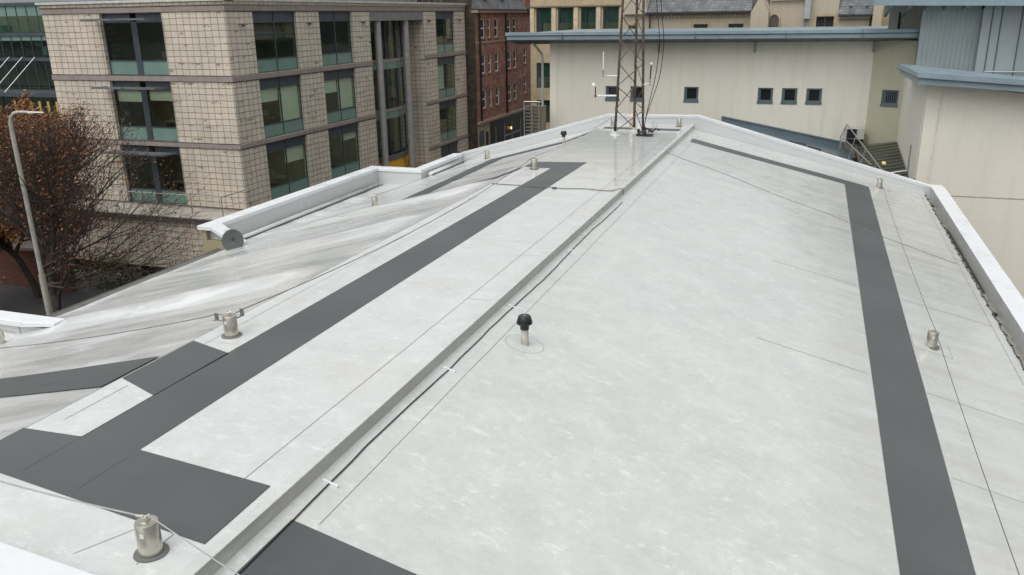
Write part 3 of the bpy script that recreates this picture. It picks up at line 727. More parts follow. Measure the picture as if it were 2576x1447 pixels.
# satellite dish
DS = thing('satellite_dish', 'grey round satellite dish on the wall below the white corner parapet', 'satellite dish', (-15.35, 18.2, -2))
c = aty(583, 605, 18.35); nv = Vector((.25, -.93, .28)).normalized(); u = nv.cross(Vector((0, 0, 1))).normalized(); w = u.cross(nv)
vs = []; fs = []; RR = [0, .12, .21, .28, .31]; n = 32
for r in RR: vs += [c+u*r*cos(2*pi*k/n)+w*r*sin(2*pi*k/n)-nv*(.30-r*r)*.28 for k in range(n)]
for i in range(len(RR)-1):
    for k in range(n): fs.append((i*n+k, i*n+(k+1) % n, (i+1)*n+(k+1) % n, (i+1)*n+k))
DG = simple('dish_grey', (.055, .065, .062), .6)
d = MB().add(vs, fs).build('reflector', DG, DS, smooth=True); sm = d.modifiers.new('s', 'SOLIDIFY'); sm.thickness = .012
MB().tube([c-nv*.08, c-nv*.2+Vector((0, .0, -.25)), (c.x+.15, 18.5, c.z-.3)], .02, 6).build('mount', DG, DS)
m = MB()
for i in range(5): a = Vector((c.x-.15+.07*i, c.y-.05, c.z-.40+.03*i)); m.tube([a, a+Vector((.1, 0, .03)), a+Vector((.16, 0, -.02))], .02, 5)
m.build('cable_bundle', BLACK, DS)

# ================================================================ office building with square stone cladding
OB = thing('office_building', 'stone tiled office block with dark windows, green glass panels and pink bands', 'building', (-32, 48, GZ))
FR = Frame((-26.4, 0, 0), (0, 1, 0), (1, 0, 0)); FL = Frame((0, 34.5, 0), (1, 0, 0), (0, -1, 0))
rows = [(1.45, 4.42), (-1.83, 1.18), (-5.10, -2.06)]
colsR = [(36.6, 40.4), (42.68, 46.3), (58.46, 61.9)]
ops = [(a, b, c, d) for a, b in colsR for c, d in rows]+[(48.5, 56.4, GZ, 4.42)]+[(58.46, 61.9, -8.3, -5.35), (36.6, 40.4, -8.3, -5.35), (42.68, 46.3, -8.3, -5.35)]
opsL = [(-33.93, -30.1, c, d) for c, d in rows]
m = MB(); FR.wall(m, 34.8, 64.0, GZ, 4.72, ops, .30); FL.wall(m, -37.62, -26.4, GZ, 4.72, opsL, .30)
# reveals of the tall recess
m.box(-28.4, 56.401, GZ, -26.702, 56.7, 4.42); m.box(-28.4, 48.2, GZ, -26.702, 48.499, 4.42)
m.box(-37.62, 34.81, GZ, -37.3, 60, 4.72); m.box(-40, 63.7, GZ, -26.71, 64.0, 4.72)
m.build('wall', TILE, OB)
m = MB(); md = MB(); ms = MB()
for z0, z1 in ((4.45, 4.68), (1.19, 1.43), (-2.05, -1.85), (-5.34, -5.12)):
    for a, b in ((34.5, 48.5), (56.4, 64.02)):
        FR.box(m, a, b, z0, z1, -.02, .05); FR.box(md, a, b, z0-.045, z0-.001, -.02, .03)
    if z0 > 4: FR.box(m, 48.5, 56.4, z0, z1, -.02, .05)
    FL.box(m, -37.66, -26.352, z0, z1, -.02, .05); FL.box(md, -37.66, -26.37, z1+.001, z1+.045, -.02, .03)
build_each(m, 'stone_band', BAND, OB); build_each(md, 'shadow_strip', BANDD, OB)  # shadow lines along the bands, built as solid dark strips
m = MB(); FR.box(m, 34.3, 64.1, 4.90, 5.02, -.5, .16); FL.box(m, -37.8, -26.24, 4.902, 5.022, -.5, .16); m.build('coping', COPE, OB)
m = MB(); FR.box(m, 34.42, 64.05, 4.721, 4.899, -.4, .06); FL.box(m, -37.68, -26.342, 4.722, 4.898, -.4, .06); m.build('parapet', TILE, OB)
m = MB().box(-37.3, 34.9, 4.55, -26.75, 63.7, 4.62); m.build('roof', simple('roof_felt', (.12, .125, .13), .7), OB)
m = MB().box(-36.5, 44, 4.62, -29.5, 62, 8.4); m.box(-36, 37.5, 4.62, -31, 43, 7.2); m.build('plant_screen', m_seam_metal('screen_louvre', (.33, .35, .36), .25, 1), OB)
m = MB()
for i in range(24): m.tube([(-27.6, 36.5+i*1.12, 4.62), (-27.6, 36.5+i*1.12, 5.7)], .02, 5)
m.tube([(-27.6, 36.5, 5.7), (-27.6, 62.3, 5.7)], .022, 5).tube([(-27.6, 36.5, 5.25), (-27.6, 62.3, 5.25)], .016, 5); m.build('roof_railing', GALV, OB)
# interiors
m = MB()
for z in (-5.32, -2.03, 1.21, 4.43):
    m.box(-37.25, 34.82, z-.02, -26.72, 48.2, z+.16); m.box(-37.25, 56.71, z-.02, -26.72, 63.6, z+.16)
m.build('floor_slab', ROOMF, OB)
m = MB(); m.box(-31.2, 39, GZ, -31.0, 63, 4.4); m.box(-37.2, 39.0, GZ, -31.0, 39.2, 4.4)
for y in (41.3, 47.4): m.box(-31, y, GZ, -26.75, y+.12, 4.4)
m.build('partition', ROOM, OB)
DESK = simple('desk_top', (.35, .33, .28), .5); m = MB()
for z in (1.37, -1.87, -5.16):
    for (x, y) in ((-29, 36.6), (-29.2, 39.5), (-29, 43.5), (-28.8, 59.2), (-33, 36.8), (-32.5, 37)):
        m.box(x, y, z+.70, x+1.5, y+.8, z+.74); m.box(x+.4, y+.2, z+.80, x+.95, y+.25, z+1.15); m.box(x+.1, y+.1, z, x+.16, y+.7, z+.7)
m.build('desk', DESK, OB)
m = MB()
for z in (1.18, -2.07):
    for (x, y) in ((-29, 38.6), (-29, 45.2), (-28.5, 60.4), (-33, 37.6), (-31.8, 37.0)): m.box(x, y, z-.05, x+1.1, y+.25, z-.035)
build_each(m, 'ceiling_light', LIT, OB)
def window(F, a, b, z0, z1, rec, mull, blinds, par_, head=.52, sill=.66, glass=GLASS, name='window', spand=GREEN):
    m = MB(); t = .055; d0, d1 = -rec-.06, -rec
    zs_, zh = z0+sill, z1-head
    F.box(m, a, a+t, z0, z1, d0, d1); F.box(m, b-t, b, z0, z1, d0, d1)
    F.box(m, a+t, b-t, z0, z0+t*.7, d0, d1); F.box(m, a+t, b-t, zs_-t/2, zs_+t/2, d0, d1); F.box(m, a+t, b-t, zh-t*.4, zh+t*.4, d0, d1)
    mid = (a+b)/2; F.box(m, mid-mull/2, mid+mull/2, z0+t*.7, zs_-t/2, d0, d1+.01); F.box(m, mid-mull/2, mid+mull/2, zs_+t/2, zh-t*.4, d0, d1+.01)
    w = m.build(name, FRAME, par_)
    for s0, s1 in ((a+t, mid-mull/2), (mid+mull/2, b-t)):
        F.box(MB(), 0, 0, 0, 0, 0, 0)
        q = MB(); F.box(q, s0, s1, zs_+t/2, zh-t*.4, d0+.02, d0+.03); q.build('pane', glass, w)
        q = MB(); F.box(q, s0, s1, z0+t*.7, zs_-t/2, d0+.02, d0+.035); q.build('glass_panel', spand, w)
        q = MB(); F.box(q, s0, s1-.02, zh+t*.4, z1, d0, d1-.01); q.build('head_panel', BLUE, w)
    for i, bl in enumerate(blinds):
        if not bl: continue
        s0, s1 = ((a+t+.03, mid-mull/2-.03), (mid+mull/2+.03, b-t-.03))[i]
        q = MB(); F.box(q, s0, s1, zh-(zh-zs_)*bl, zh-.03, d0-.10, d0-.09); q.build('blind', BLIND, w)
    return w
BL = {(0, 0): (0, 0), (0, 1): (.38, 1), (0, 2): (0, .45), (1, 0): (0, 0), (1, 1): (.42, .98), (1, 2): (0, .25), (2, 0): (0, 0), (2, 1): (1, 0), (2, 2): (0, 0)}
for i, (a, b) in enumerate(colsR):
    for j, (c0, c1) in enumerate(rows): window(FR, a, b, c0, c1, .12, .05, BL[(i, j)], OB, glass=GLASSD if j == 0 else GLASS)
for j, (c0, c1) in enumerate(rows): window(FL, -33.93, -30.1, c0, c1, .2, .36, ((0, 0), (.34, .30), (.0, 0))[j], OB, head=.42, sill=.70)
for a, b in ((36.6, 40.4), (42.68, 46.3), (58.46, 61.9)):
    window(FR, a, b, -8.3, -5.35, .12, .06, (0, 0), OB, head=.95, sill=.9, spand=DARKW)
m = MB(); FR.box(m, 58.55, 60.1, -7.15, -6.38, -.17, -.10); FR.box(m, 60.25, 61.8, -7.15, -6.38, -.17, -.10)
build_each(m, 'yellow_sign', YELD, OB)
# louvre canopies over the left face windows
for j, (c0, c1) in enumerate(rows):
    z = c1-.30; m = MB()
    for s0, s1 in ((-34.15, -32.25), (-32.13, -30.25)):
        for i in range(5): FL.box(m, s0, s1, z-.01+.012*i, z+.012+.012*i, .15+.17*i, .27+.17*i)
        FL.box(m, s0, s1, z-.03, z+.06, .98, 1.02)
    for x in (-34.15, -32.19, -30.3): FL.box(m, x-.02, x+.02, z-.05, z+.03, -.02, 1.0)
    m.build('louvre_canopy', simple('louvre_grey', (.16, .17, .18), .5, .4) if 'louvre_grey' not in bpy.data.materials else bpy.data.materials['louvre_grey'], OB)
m = MB()
for y in (35.7, 41.6, 47.6, 57.2, 62.9): FR.box(m, y, y+.08, 3.72, 3.80, 0, .10); FR.box(m, y-.35, y+.3, 3.80, 3.83, .05, .12)
build_each(m, 'wall_bracket', BANDD, OB)
# tall recess: header, columns, bowed glazing
m = MB(); FR.box(m, 48.5, 56.4, 3.85, 4.42, -.30, -.02); m.build('recess_header', simple('grey_header', (.20, .20, .205), .5), OB)
for y in (50.05, 54.05): MB().tube([(-26.72, y, GZ), (-26.72, y, 3.86)], .23, 20).build('column', simple('column_grey', (.36, .35, .34), .45, .2), OB, smooth=2)
def bow(t, off=0): y = 48.5+7.9*t; return Vector((-28.3+off+1.25*sin(pi*min(1, max(0, t)))**.8, y, 0))
def bowstrip(z0, z1, off, mat, name, par_, n=24, t0=0, t1=1, th=.05):
    m = MB()
    for i in range(n):
        a, b = bow(t0+(t1-t0)*i/n, off), bow(t0+(t1-t0)*(i+1)/n, off); a2, b2 = a-Vector((th, 0, 0)), b-Vector((th, 0, 0)); Z0, Z1 = Vector((0, 0, z0)), Vector((0, 0, z1))
        m.quad(a+Z0, b+Z0, b+Z1, a+Z1); m.quad(b2+Z0, a2+Z0, a2+Z1, b2+Z1); m.quad(a+Z1, b+Z1, b2+Z1, a2+Z1); m.quad(a2+Z0, b2+Z0, b+Z0, a+Z0)
    return m.build(name, mat, par_, smooth=2)
bw = bowstrip(-4.95, 3.85, 0, GLASSD, 'bowed_glazing', OB)
m = MB()
for i in range(6):
    p = bow(i/5, .03); m.box(p.x-.03, p.y-.03, -4.95, p.x+.03, p.y+.03, 3.85)
m.build('mullion', FRAME, bw)
for z in (1.2, -2.05): bowstrip(z, z+.2, .10, BAND, 'floor_edge', bw); bowstrip(z-.45, z-.001, .06, GREEN, 'glass_band', bw)
bowstrip(-5.35, -4.951, .18, simple('plum_band', (.12, .11, .13), .5), 'sill_band', bw)
yb = bowstrip(-6.75, -5.351, .14, YEL, 'yellow_base', OB)
m = MB()
for y, z in ((54.55, -5.98),):
    t = (y-48.5)/7.9; a, b = bow(t, .19), bow(t+.125, .19)
    m.hexa([a+Vector((0, 0, z-.28)), b+Vector((0, 0, z-.28)), b+Vector((-.03, 0, z-.28)), a+Vector((-.03, 0, z-.28)), a+Vector((0, 0, z+.18)), b+Vector((0, 0, z+.18)), b+Vector((-.03, 0, z+.18)), a+Vector((-.03, 0, z+.18))])
m.build('dark_plaque', BLACK, yb)
m = MB()
p, q = bow(.60, .165), bow(.745, .165); m.tube([p+Vector((0, 0, -5.4)), q+Vector((0, 0, -6.7))], .02, 4); m.build('diagonal_trim', BANDD, yb)
m = MB().box(-28.9, 48.55, GZ, -28.5, 56.35, -5.4); m.build('entrance_backing', BLACK, OB)
m = MB()
for z in (-5.2, -2.03, 1.21, 3.9): m.box(-33, 48.52, z, -28.45, 56.38, z+.14)
m.build('floor_slab', ROOMF, OB)
m = MB().box(-33.2, 48.5, GZ, -33, 56.4, 4.4); m.build('partition', simple('atrium_wall', (.16, .24, .21), .8), OB)
m = MB(); random.seed(3)
for z in (-5.06, -1.89, 1.35):
    for i in range(8):
        y = 49.3+i*.85; x = -29.8-random.random()*1.5; m.box(x, y, z, x+.45, y+.4, z+.45); m.tube([(x, y, z+.4), (x-.05, y, z+1.0)], .03, 4); m.tube([(x, y+.4, z+.4), (x-.05, y+.4, z+1.0)], .03, 4)
m.build('furniture', simple('pale_furniture', (.42, .45, .43), .5), OB)
m = MB().box(-29.6, 52.2, 2.4, -29.5, 53.4, 3.3); m.build('red_poster', simple('red_print', (.45, .03, .03), .5), OB)
# podium in front of the left face
m = MB(); m.box(-37.0, 32.6, -7.92, -26.5, 34.46, -5.42); m.build('podium_wall', TILE, OB)
m = MB(); m.box(-37.15, 32.45, -5.42, -26.3, 34.47, -5.17); m.build('podium_deck', simple('podium_slab', (.32, .30, .26), .8, 0, .4, 1.5), OB)
m = MB(); m.box(-37.15, 32.40, -5.36, -26.2, 32.449, -5.20); m.build('podium_fascia', BANDD, OB)
m = MB(); m.box(-36.8, 32.8, GZ, -26.7, 34.4, -7.93); m.build('plinth', DARKW, OB)
GR = thing('guard_railing', 'thin metal guard railing along the ledge below the lowest office window', 'railing', (-31, 32.6, -5.17))
m = MB()
for x in (-36.5, -34.5, -32.4, -30.3, -28.2, -26.4): m.tube([(x, 32.62, -5.17), (x, 32.62, -4.10)], .022, 6)
m.build('post', GALV, GR)
m = MB().tube([(-36.5, 32.62, -4.08), (-26.4, 32.62, -4.08), (-26.4, 34.4, -4.08)], .028, 6).tube([(-26.4, 32.62, -4.62), (-26.4, 34.4, -4.62)], .016, 6); m.build('rail', GALV, GR)

# ================================================================ red sandstone tenement
TB = thing('tenement_building', 'red sandstone tenement with sash windows, slate roof and black shopfront', 'building', (-30, 71, GZ))
XT = -25.6; FT = Frame((XT, 0, 0), (0, 1, 0), (1, 0, 0))
cy = [65.85, 67.3, 69.0, 72.2, 73.7]
wins = []
for j, (z0, z1) in enumerate(((2.35, 3.85), (-.45, 1.08), (-3.25, -1.75))):
    for i, y in enumerate(cy):
        w_ = .34 if i == 1 else .45; wins.append((y-w_, y+w_, z0-.04*i*.0, z1))
wins.append((76.2, 77.0, -2.9, -1.3)); wins.append((76.2, 77.0, -.2, 1.2))
m = MB(); FT.wall(m, 64.15, 78.4, -4.2, 4.3, wins, .28); m.build('wall', REDST, TB)
m = MB().box(-36, 64.12, GZ, XT-.30, 64.4, 8.5).box(XT-.30, 64.121, GZ, XT-.002, 64.149, 4.3); m.box(-36, 78.1, GZ, XT-.3, 78.39, 5); m.box(-36, 64.4, -4.4, XT-.31, 78.1, -4.3)
m.build('gable_wall', RUBBLE, TB)
for (a, b, c0, c1) in wins:
    m = MB(); t = .08; FT.box(m, a, a+t, c0, c1, -.16, -.08); FT.box(m, b-t, b, c0, c1, -.16, -.08); FT.box(m, a+t, b-t, c0, c0+t, -.16, -.08); FT.box(m, a+t, b-t, c1-t, c1, -.16, -.08)
    FT.box(m, a+t, b-t, (c0+c1)/2-.04, (c0+c1)/2+.04, -.15, -.07); w = m.build('window', WHITEW, TB)
    q = MB(); FT.box(q, a+t, b-t, c0+t, c1-t, -.13, -.12); q.build('pane', simple('dark_pane', (.015, .017, .018), .08) if 'dark_pane' not in bpy.data.materials else bpy.data.materials['dark_pane'], w)
    q = MB(); FT.box(q, a-.05, b+.05, c0-.12, c0-.002, -.02, .07); q.build('sill', QUOIN if False else REDST, w)
m = MB(); FT.box(m, 64.1, 76.6, 4.301, 4.50, -.3, .28); FT.box(m, 64.1, 78.5, 1.95, 2.1, 0, .05); FT.box(m, 64.1, 78.5, -4.4, -4.2, -.02, .25); m.build('cornice', simple('cornice_stone', (.30, .22, .18), .8), TB)
m = MB(); FT.box(m, 64.1, 76.6, 4.501, 4.58, -.3, .34); build_each(m, 'roof_gutter', BLACK, TB)
for y in (64.95, 71.15): MB().tube([(XT+.10, y, -4.2), (XT+.10, y, 4.45)], .08, 8).build('downpipe', BLACK, TB)
m = MB(); m.hexa([(XT+.25, 64.2, 4.581), (XT+.25, 76.5, 4.581), (-36, 76.5, 4.581), (-36, 64.2, 4.581), (XT-1.2, 64.2, 6.9), (XT-1.2, 76.5, 6.9), (-34, 76.5, 9), (-34, 64.2, 9)]); m.build('roof', SLATE, TB)
m = MB()
for y in (66.5, 70.5): m.hexa([(XT-.15, y, 5.3), (XT-.15, y+.9, 5.3), (XT-1.0, y+.9, 6.9), (XT-1.0, y, 6.9), (XT-.02, y, 5.36), (XT-.02, y+.9, 5.36), (XT-.9, y+.9, 6.95), (XT-.9, y, 6.95)])
build_each(m, 'skylight', LEAD, TB)
m = MB().box(XT-1.8, 76.6, 4.3, XT+.05, 78.35, 9.5); m.box(XT-.2, 76.62, -4.2, XT+.04, 78.42, 4.299) if False else None
build_each(m, 'chimney', REDST, TB)
m = MB(); FT.box(m, 76.5, 78.6, 4.301, 4.62, -.02, .42); m.build('corner_cornice', RUBBLE, TB)
# street level
m = MB(); FT.box(m, 66.9, 78.3, GZ, -4.41, -.3, .02); m.build('shopfront', DARKW, TB)
m = MB()
for y in (68.2, 70.4, 72.4, 74.8): FT.box(m, y, y+.10, -7.6, -5.0, .021, .06)
FT.box(m, 70.5, 72.3, -6.2, -6.1, .021, .05); FT.box(m, 72.5, 74.7, -6.2, -6.1, .021, .05); m.build('shop_window_frame', simple('grey_frame', (.25, .26, .25), .5), TB)
m = MB(); FT.box(m, 64.15, 66.9, GZ, -4.41, -.3, .01); m.build('shop_pier', simple('pier_stone', (.36, .31, .22), .85, 0, .2, 2), TB)
m = MB(); FT.box(m, 64.4, 65.5, -6.2, -5.0, .011, .04); m.build('shop_window', BLUE, TB)
m = MB(); FT.box(m, 64.4, 65.5, -6.9, -6.21, .011, .045); build_each(m, 'yellow_sign', YELD, TB)
m = MB(); FT.box(m, 65.9, 66.5, -6.4, -5.2, .011, .04); m.build('notice_board', BLACK, TB)
m = MB().box(XT+.08, 71.9, -5.7, XT+.2, 72.0, -5.5); m.build('shop_lamp', YLIT, TB)

# ================================================================ white rendered building at the far end
YW = 46.0
WB = thing('rendered_building', 'cream rendered building with blue grey eaves and small square windows across the far end', 'building', (-5, 50, GZ))
FW = Frame((0, YW, 0), (1, 0, 0), (0, -1, 0))
sq = [(-10.74, -9.98), (-9.36, -8.60), (-6.47, -5.71), (-2.68, -1.92), (-1.49, -.73), (-.30, .46)]
ops = [(a, b, -.50, .29) for a, b in sq]
m = MB(); FW.wall(m, -13.9, 2.66, GZ, 2.62, ops, .35); m.build('wall', RENDER, WB)
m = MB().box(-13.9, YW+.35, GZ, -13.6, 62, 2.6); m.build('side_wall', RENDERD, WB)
# corner quoin strip and a joint line
m = MB(); FW.box(m, -13.93, -13.55, GZ, 2.6, -.05, .015); m.build('corner_bead', RENDERR, WB)
m = MB(); FW.box(m, -3.38, -3.36, GZ, 2.6, -.02, .006); m.build('movement_joint', RENDERR, WB)
# turned, darker bay
FK = Frame((2.66, YW, 0), (1, -.42, 0), (-.42, -1, 0))
kw = [(.62, 1.42, -.50, .29)]
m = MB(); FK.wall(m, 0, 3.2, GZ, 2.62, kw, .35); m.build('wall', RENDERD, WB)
def sqwin(F, a, b, c0, c1, bars=False):
    m = MB(); t = .07
    F.box(m, a, a+t, c0, c1, -.2, -.04); F.box(m, b-t, b, c0, c1, -.2, -.04); F.box(m, a+t, b-t, c1-t, c1, -.2, -.04)
    F.box(m, a-.02, b+.02, c0-.02, c0+.12, -.2, .03); F.box(m, a+t, b-t, c0+.121, c0+.17, -.2, -.03)
    F.box(m, a+t, a+t+.07, c0+.17, c1-t, -.19, -.09); F.box(m, b-t-.05, b-t, c0+.17, c1-t, -.19, -.09)
    if bars:
        for i in range(6): u = a+.16+i*.09; F.box(m, u, u+.03, c0+.17, c1-t, -.18, -.08)
    w = m.build('window', simple('window_blue_grey', (.10, .135, .145), .45, .2) if 'window_blue_grey' not in bpy.data.materials else bpy.data.materials['window_blue_grey'], WB)
    q = MB(); F.box(q, a+t, b-t, c0+.17, c1-t, -.17, -.16); q.build('pane', bpy.data.materials['dark_pane'], w)
for a, b in sq: sqwin(FW, a, b, -.50, .29)
sqwin(FK, .62, 1.42, -.50, .29, True)
# soffit, fascia, brackets
m = MB(); x0, x1 = -16.0, 4.9
m.hexa([(x0, YW-1.14, 2.75), (x1, YW-1.14, 2.75), (x1, YW+.2, 2.53), (x0, YW+.2, 2.53), (x0, YW-1.14, 2.79), (x1, YW-1.14, 2.79), (x1, YW+.2, 2.64), (x0, YW+.2, 2.64)])
m.hexa([(x0, YW+.2, 2.50), (-13.9, YW+.2, 2.50), (-13.9, 60, 2.40), (x0, 60, 2.5), (x0, YW+.2, 2.62), (-13.9, YW+.2, 2.62), (-13.9, 60, 2.6), (x0, 60, 2.6)])
m.build('soffit', SOFF, WB)
MB().box(x0-.05, YW-1.16, 2.77, x1, YW-.9, 2.955).build('fascia', FASC, WB)
MB().box(x0-.10, YW-1.25, 2.995, x1+.02, YW-.6, 3.15).build('gutter_face', FASC, WB)
MB().box(x0, YW-1.10, 2.955, x1, YW-.92, 2.995).build('fascia_groove', BLACK, WB)
for x in (-12.9, -8.6, -5.9, -1.5, 2.0): MB().box(x, YW-1.255, 2.78, x+.025, YW-1.1, 3.148).build('fascia_joint', FASCD, WB)
m = MB().box(x0-.05, YW-.9, 3.0, x1, 60, 3.06); m.build('roof', FASC, WB)
m = MB()
for x in (-7.9, -2.98, 2.62): FW.box(m, x-.04, x+.04, 2.05, 2.55, 0, .10); m.tube([(x, YW-.03, 2.1), (x+.12, YW-.85, 2.60)], .03, 6)
m.build('eaves_bracket', simple('bracket_grey', (.25, .26, .24), .6), WB)
m = MB().tube([(-14.75, YW-.6, 2.62), (-14.35, YW-.2, 2.0), (-14.3, YW-.2, 1.7), (-14.3, YW-.2, GZ)], .07, 8); m.build('downpipe', simple('pipe_grey', (.30, .33, .31), .5), WB)
m = MB().box(-14.6, 52, GZ, -13.95, 53, 2.4); m.build('pier', simple('brown_grey_pier', (.16, .14, .11), .8), WB)
# stepped stair block wrapped in horizontal metal slats
ST = thing('slatted_stair_cage', 'slatted metal stair cage at the left foot of the cream building', 'staircase', (-14.8, 44, GZ))
m = MB()
for i in range(24): z = -4.9+i*.19; m.box(-14.8, 44.2, z, -13.9, 44.26, z+.06)
m.build('slat', simple('slat_bronze', (.13, .115, .09), .6), ST)
m = MB().box(-14.6, 44.35, GZ, -13.95, 45.3, -.75); m.build('block', simple('tan_block', (.24, .20, .15), .8, 0, .2, 2), ST)
m = MB()
for x in (-15.75, -15.3, -14.9): m.tube([(x+.9, 44.15, -5.2), (x+.9, 44.15, -.45)], .03, 6)
m.tube([(-14.85, 44.15, -.45), (-13.9, 44.15, -.45)], .03, 6)
m.build('railing', GALV, ST)

# metal roofs between
LR = thing('metal_roof_wing', 'low blue grey metal roof between the white gable and the cream wall', 'building', (0, 40, GZ))
BM = m_seam_metal('blue_metal_sheet', (.115, .155, .18), 1.6, 1, .35)
m = MB().prism([(-4.4, 33.4, GZ), (2.05, 33.4, GZ), (2.05, 33.4, -2.75), (-4.4, 33.4, -1.42)], (0, 12.55, 0)); m.build('roof', BM, LR)
m = MB().prism([(-4.4, 45.7, -1.6), (1.75, 45.7, -2.95), (1.75, 45.7, -2.36), (-4.4, 45.7, -1.20)], (0, .28, 0)); m.build('upstand', BM, LR)
m = MB().prism([(-4.4, 45.66, -1.22), (1.75, 45.66, -2.38), (1.75, 45.66, -2.34), (-4.4, 45.66, -1.18)], (0, .33, 0)); m.build('upstand_capping', FASCD, LR)
m = MB().tube([(-.9, 43.2, -2.10), (-.1, 43.1, -2.23)], .12, 8).tube([(.0, 42.6, -2.25), (.6, 42.5, -2.36)], .12, 8); build_each(m, 'debris', DARKW, LR)
LR2 = thing('ribbed_roof_wing', 'dark ribbed metal roof in the gap beside the right building', 'building', (3.4, 42, GZ))
RM = m_seam_metal('olive_ribbed_sheet', (.10, .105, .085), .62, 1, .28)
m = MB().hexa([(2.55, 34.5, GZ), (4.08, 34.5, GZ), (4.08, 45.0, GZ), (2.3, 45.6, GZ), (2.55, 34.5, -3.3), (4.08, 34.5, -2.9), (4.08, 44.9, -2.10), (2.3, 45.6, -2.45)]); m.build('roof', RM, LR2)
m = MB(); y = 34.9
while y < 45:
    t = (y-34.5)/10.5; zl_, zr_ = -3.3+.85*t, -2.9+.80*t; xl = 2.55-.24*t
    m.hexa([(xl, y, zl_), (4.07, y-.05, zr_), (4.07, y, zr_), (xl, y+.05, zl_), (xl, y, zl_+.06), (4.07, y-.05, zr_+.06), (4.07, y, zr_+.06), (xl, y+.05, zl_+.06)]); y += .6
m.build('standing_seam', RM, LR2)
m = MB().tube([(2.5, 34.5, -3.22), (2.28, 45.3, -2.42)], .06, 6); m.build('verge', simple('verge_bronze', (.10, .075, .06), .5), LR2)
m = MB().box(3.2, 40.25, -2.50, 3.34, 40.6, -2.42); m.build('roof_glint', m_emit('roof_glint_glow', (.8, .66, .3), .25), LR2)  # glowing box stands in for light reflected off the metal roof
m = MB().tube([(2.6, 38.6, -2.75), (4.05, 38.6, -2.45)], .03, 6); m.build('pipe', GALV, LR2)
# stair handrails
HR = thing('handrail', 'twin steel handrail climbing beside the air conditioner', 'railing', (2, 40, -3))
m = MB()
A0, A1 = aty(2131, 313, 43.5), aty(2205, 410, 38.0)
B0, B1 = aty(2118, 345, 43.5), aty(2172, 396, 38.5)
m.tube([A0, A1, A1+(A1-A0)*.3], .028, 6).tube([B0, B1, B1+(B1-B0)*.3], .024, 6); C0 = aty(2115, 375, 44.2); m.tube([A0, aty(2114, 345, 44.2), C0], .024, 6)
for t in (.0, .33, .66, 1.0): p = A0.lerp(A1, t); m.tube([p, p+Vector((-.25, 0, -1.2))], .018, 5)
m.build('rail', GALV, HR)
SW = MB().box(1.76, 37, GZ, 2.5, 45.6, -3.1); SW = SW.build('stairwell', DARKW); tag(SW, 'dark sunken stairwell between the two metal roofs', 'stairwell')
# air conditioner
AC = thing('air_conditioner', 'white outdoor air conditioning unit on the cream wall', 'air conditioner', (2.2, 45.5, -2.1))
b_ = MB().box(1.75, 45.35, -2.12, 2.62, 45.75, -1.58).build('casing', simple('ac_white', (.40, .39, .36), .5), AC, bevel=.02)
MB().box(1.80, 45.335, -2.08, 2.26, 45.352, -1.62).build('fan_grille', DARKW, AC)
MB().tube([(2.03, 45.30, -1.85), (2.03, 45.34, -1.85)], .20, 20).build('fan', BLACK, AC)
MB().box(1.8, 45.4, -2.35, 2.6, 45.95, -2.13).build('bracket', BLACK, AC)
MB().tube([(2.65, 45.6, -1.9), (2.78, 45.7, -2.0), (2.76, 45.75, -2.4)], .03, 6).build('pipe', simple('lagging', (.3, .26, .18), .8), AC)

# ================================================================ right hand building
RH = thing('render_and_metal_building', 'tall cream and grey clad building with sloping blue grey canopy at the right', 'building', (7, 40, GZ))
YR = 36.0
m = MB()
m.prism([(4.14, YR, GZ), (16, YR, GZ), (16, YR, -.2), (4.14, YR, 1.45)], (0, .4, 0)); m.build('wall', RENDERR, RH)
m = MB().prism([(4.12, YR+.401, GZ), (4.12, 46, GZ), (4.12, 46, .9), (4.12, YR+.401, 1.35)], (.35, 0, 0)); m.build('side_wall', RENDERR, RH)
m = MB().box(4.105, 38.6, -3.3, 4.13, 39.1, -1.4); m.build('slit_window', simple('slit_frame', (.28, .29, .28), .5), RH)
m = MB().prism([(4.6, YR-.012, -2.92), (16, YR-.012, -2.92), (16, YR-.012, -2.95), (4.6, YR-.012, -2.95)], (0, .03, 0)); m.build('score_line', simple('score_dirt', (.33, .30, .25), .9), RH)
m = MB().tube([(4.62, YR-.03, 1.1), (4.55, YR-.03, -3.6)], .02, 5); m.build('conductor_strip', WHITEW, RH)
m = MB().box(4.05, 35.85, -3.2, 4.10, 35.95, -2.3); m.build('wall_post', BLACK, RH)
# canopy
A = Vector((3.62, 35.0, 1.79)); Bp = Vector((9.5, 35.0, 1.40)); T1 = aty(2259, 160, 40.0)
def vz(p, dz, dx=0, dy=0): return Vector((p.x+dx, p.y+dy, p.z+dz))
top = [A, Bp, Vector((9.6, 43.4, .88)), Vector((6.95, 44, 1.22)), Vector((4.5, 44, 1.56)), T1]
def slab(pts, dz0, dz1): 
    n = len(pts); return MB().add([vz(p, dz0) for p in pts]+[vz(p, dz1) for p in pts], [tuple(range(n))[::-1], tuple(range(n, 2*n))]+[(i, (i+1) % n, n+(i+1) % n, n+i) for i in range(n)])
cn = slab(top, -.19, 0).build('canopy', FASC, RH)
top2 = [vz(A, 0, .07, .10), vz(Bp, 0, 0, .10)]+top[2:5]+[vz(T1, 0, .12, -.05)]
m = slab(top2, -.42, -.205); m.build('canopy_lower_fascia', FASC, cn)
Bp = vz(Bp, .09)
m = MB().tube([vz(A, -.18, -.0, -.0), vz(Bp, -.285)], .025, 5).tube([vz(A, -.18), vz(T1, -.21)], .025, 5); m.build('canopy_groove', FASCD, cn)

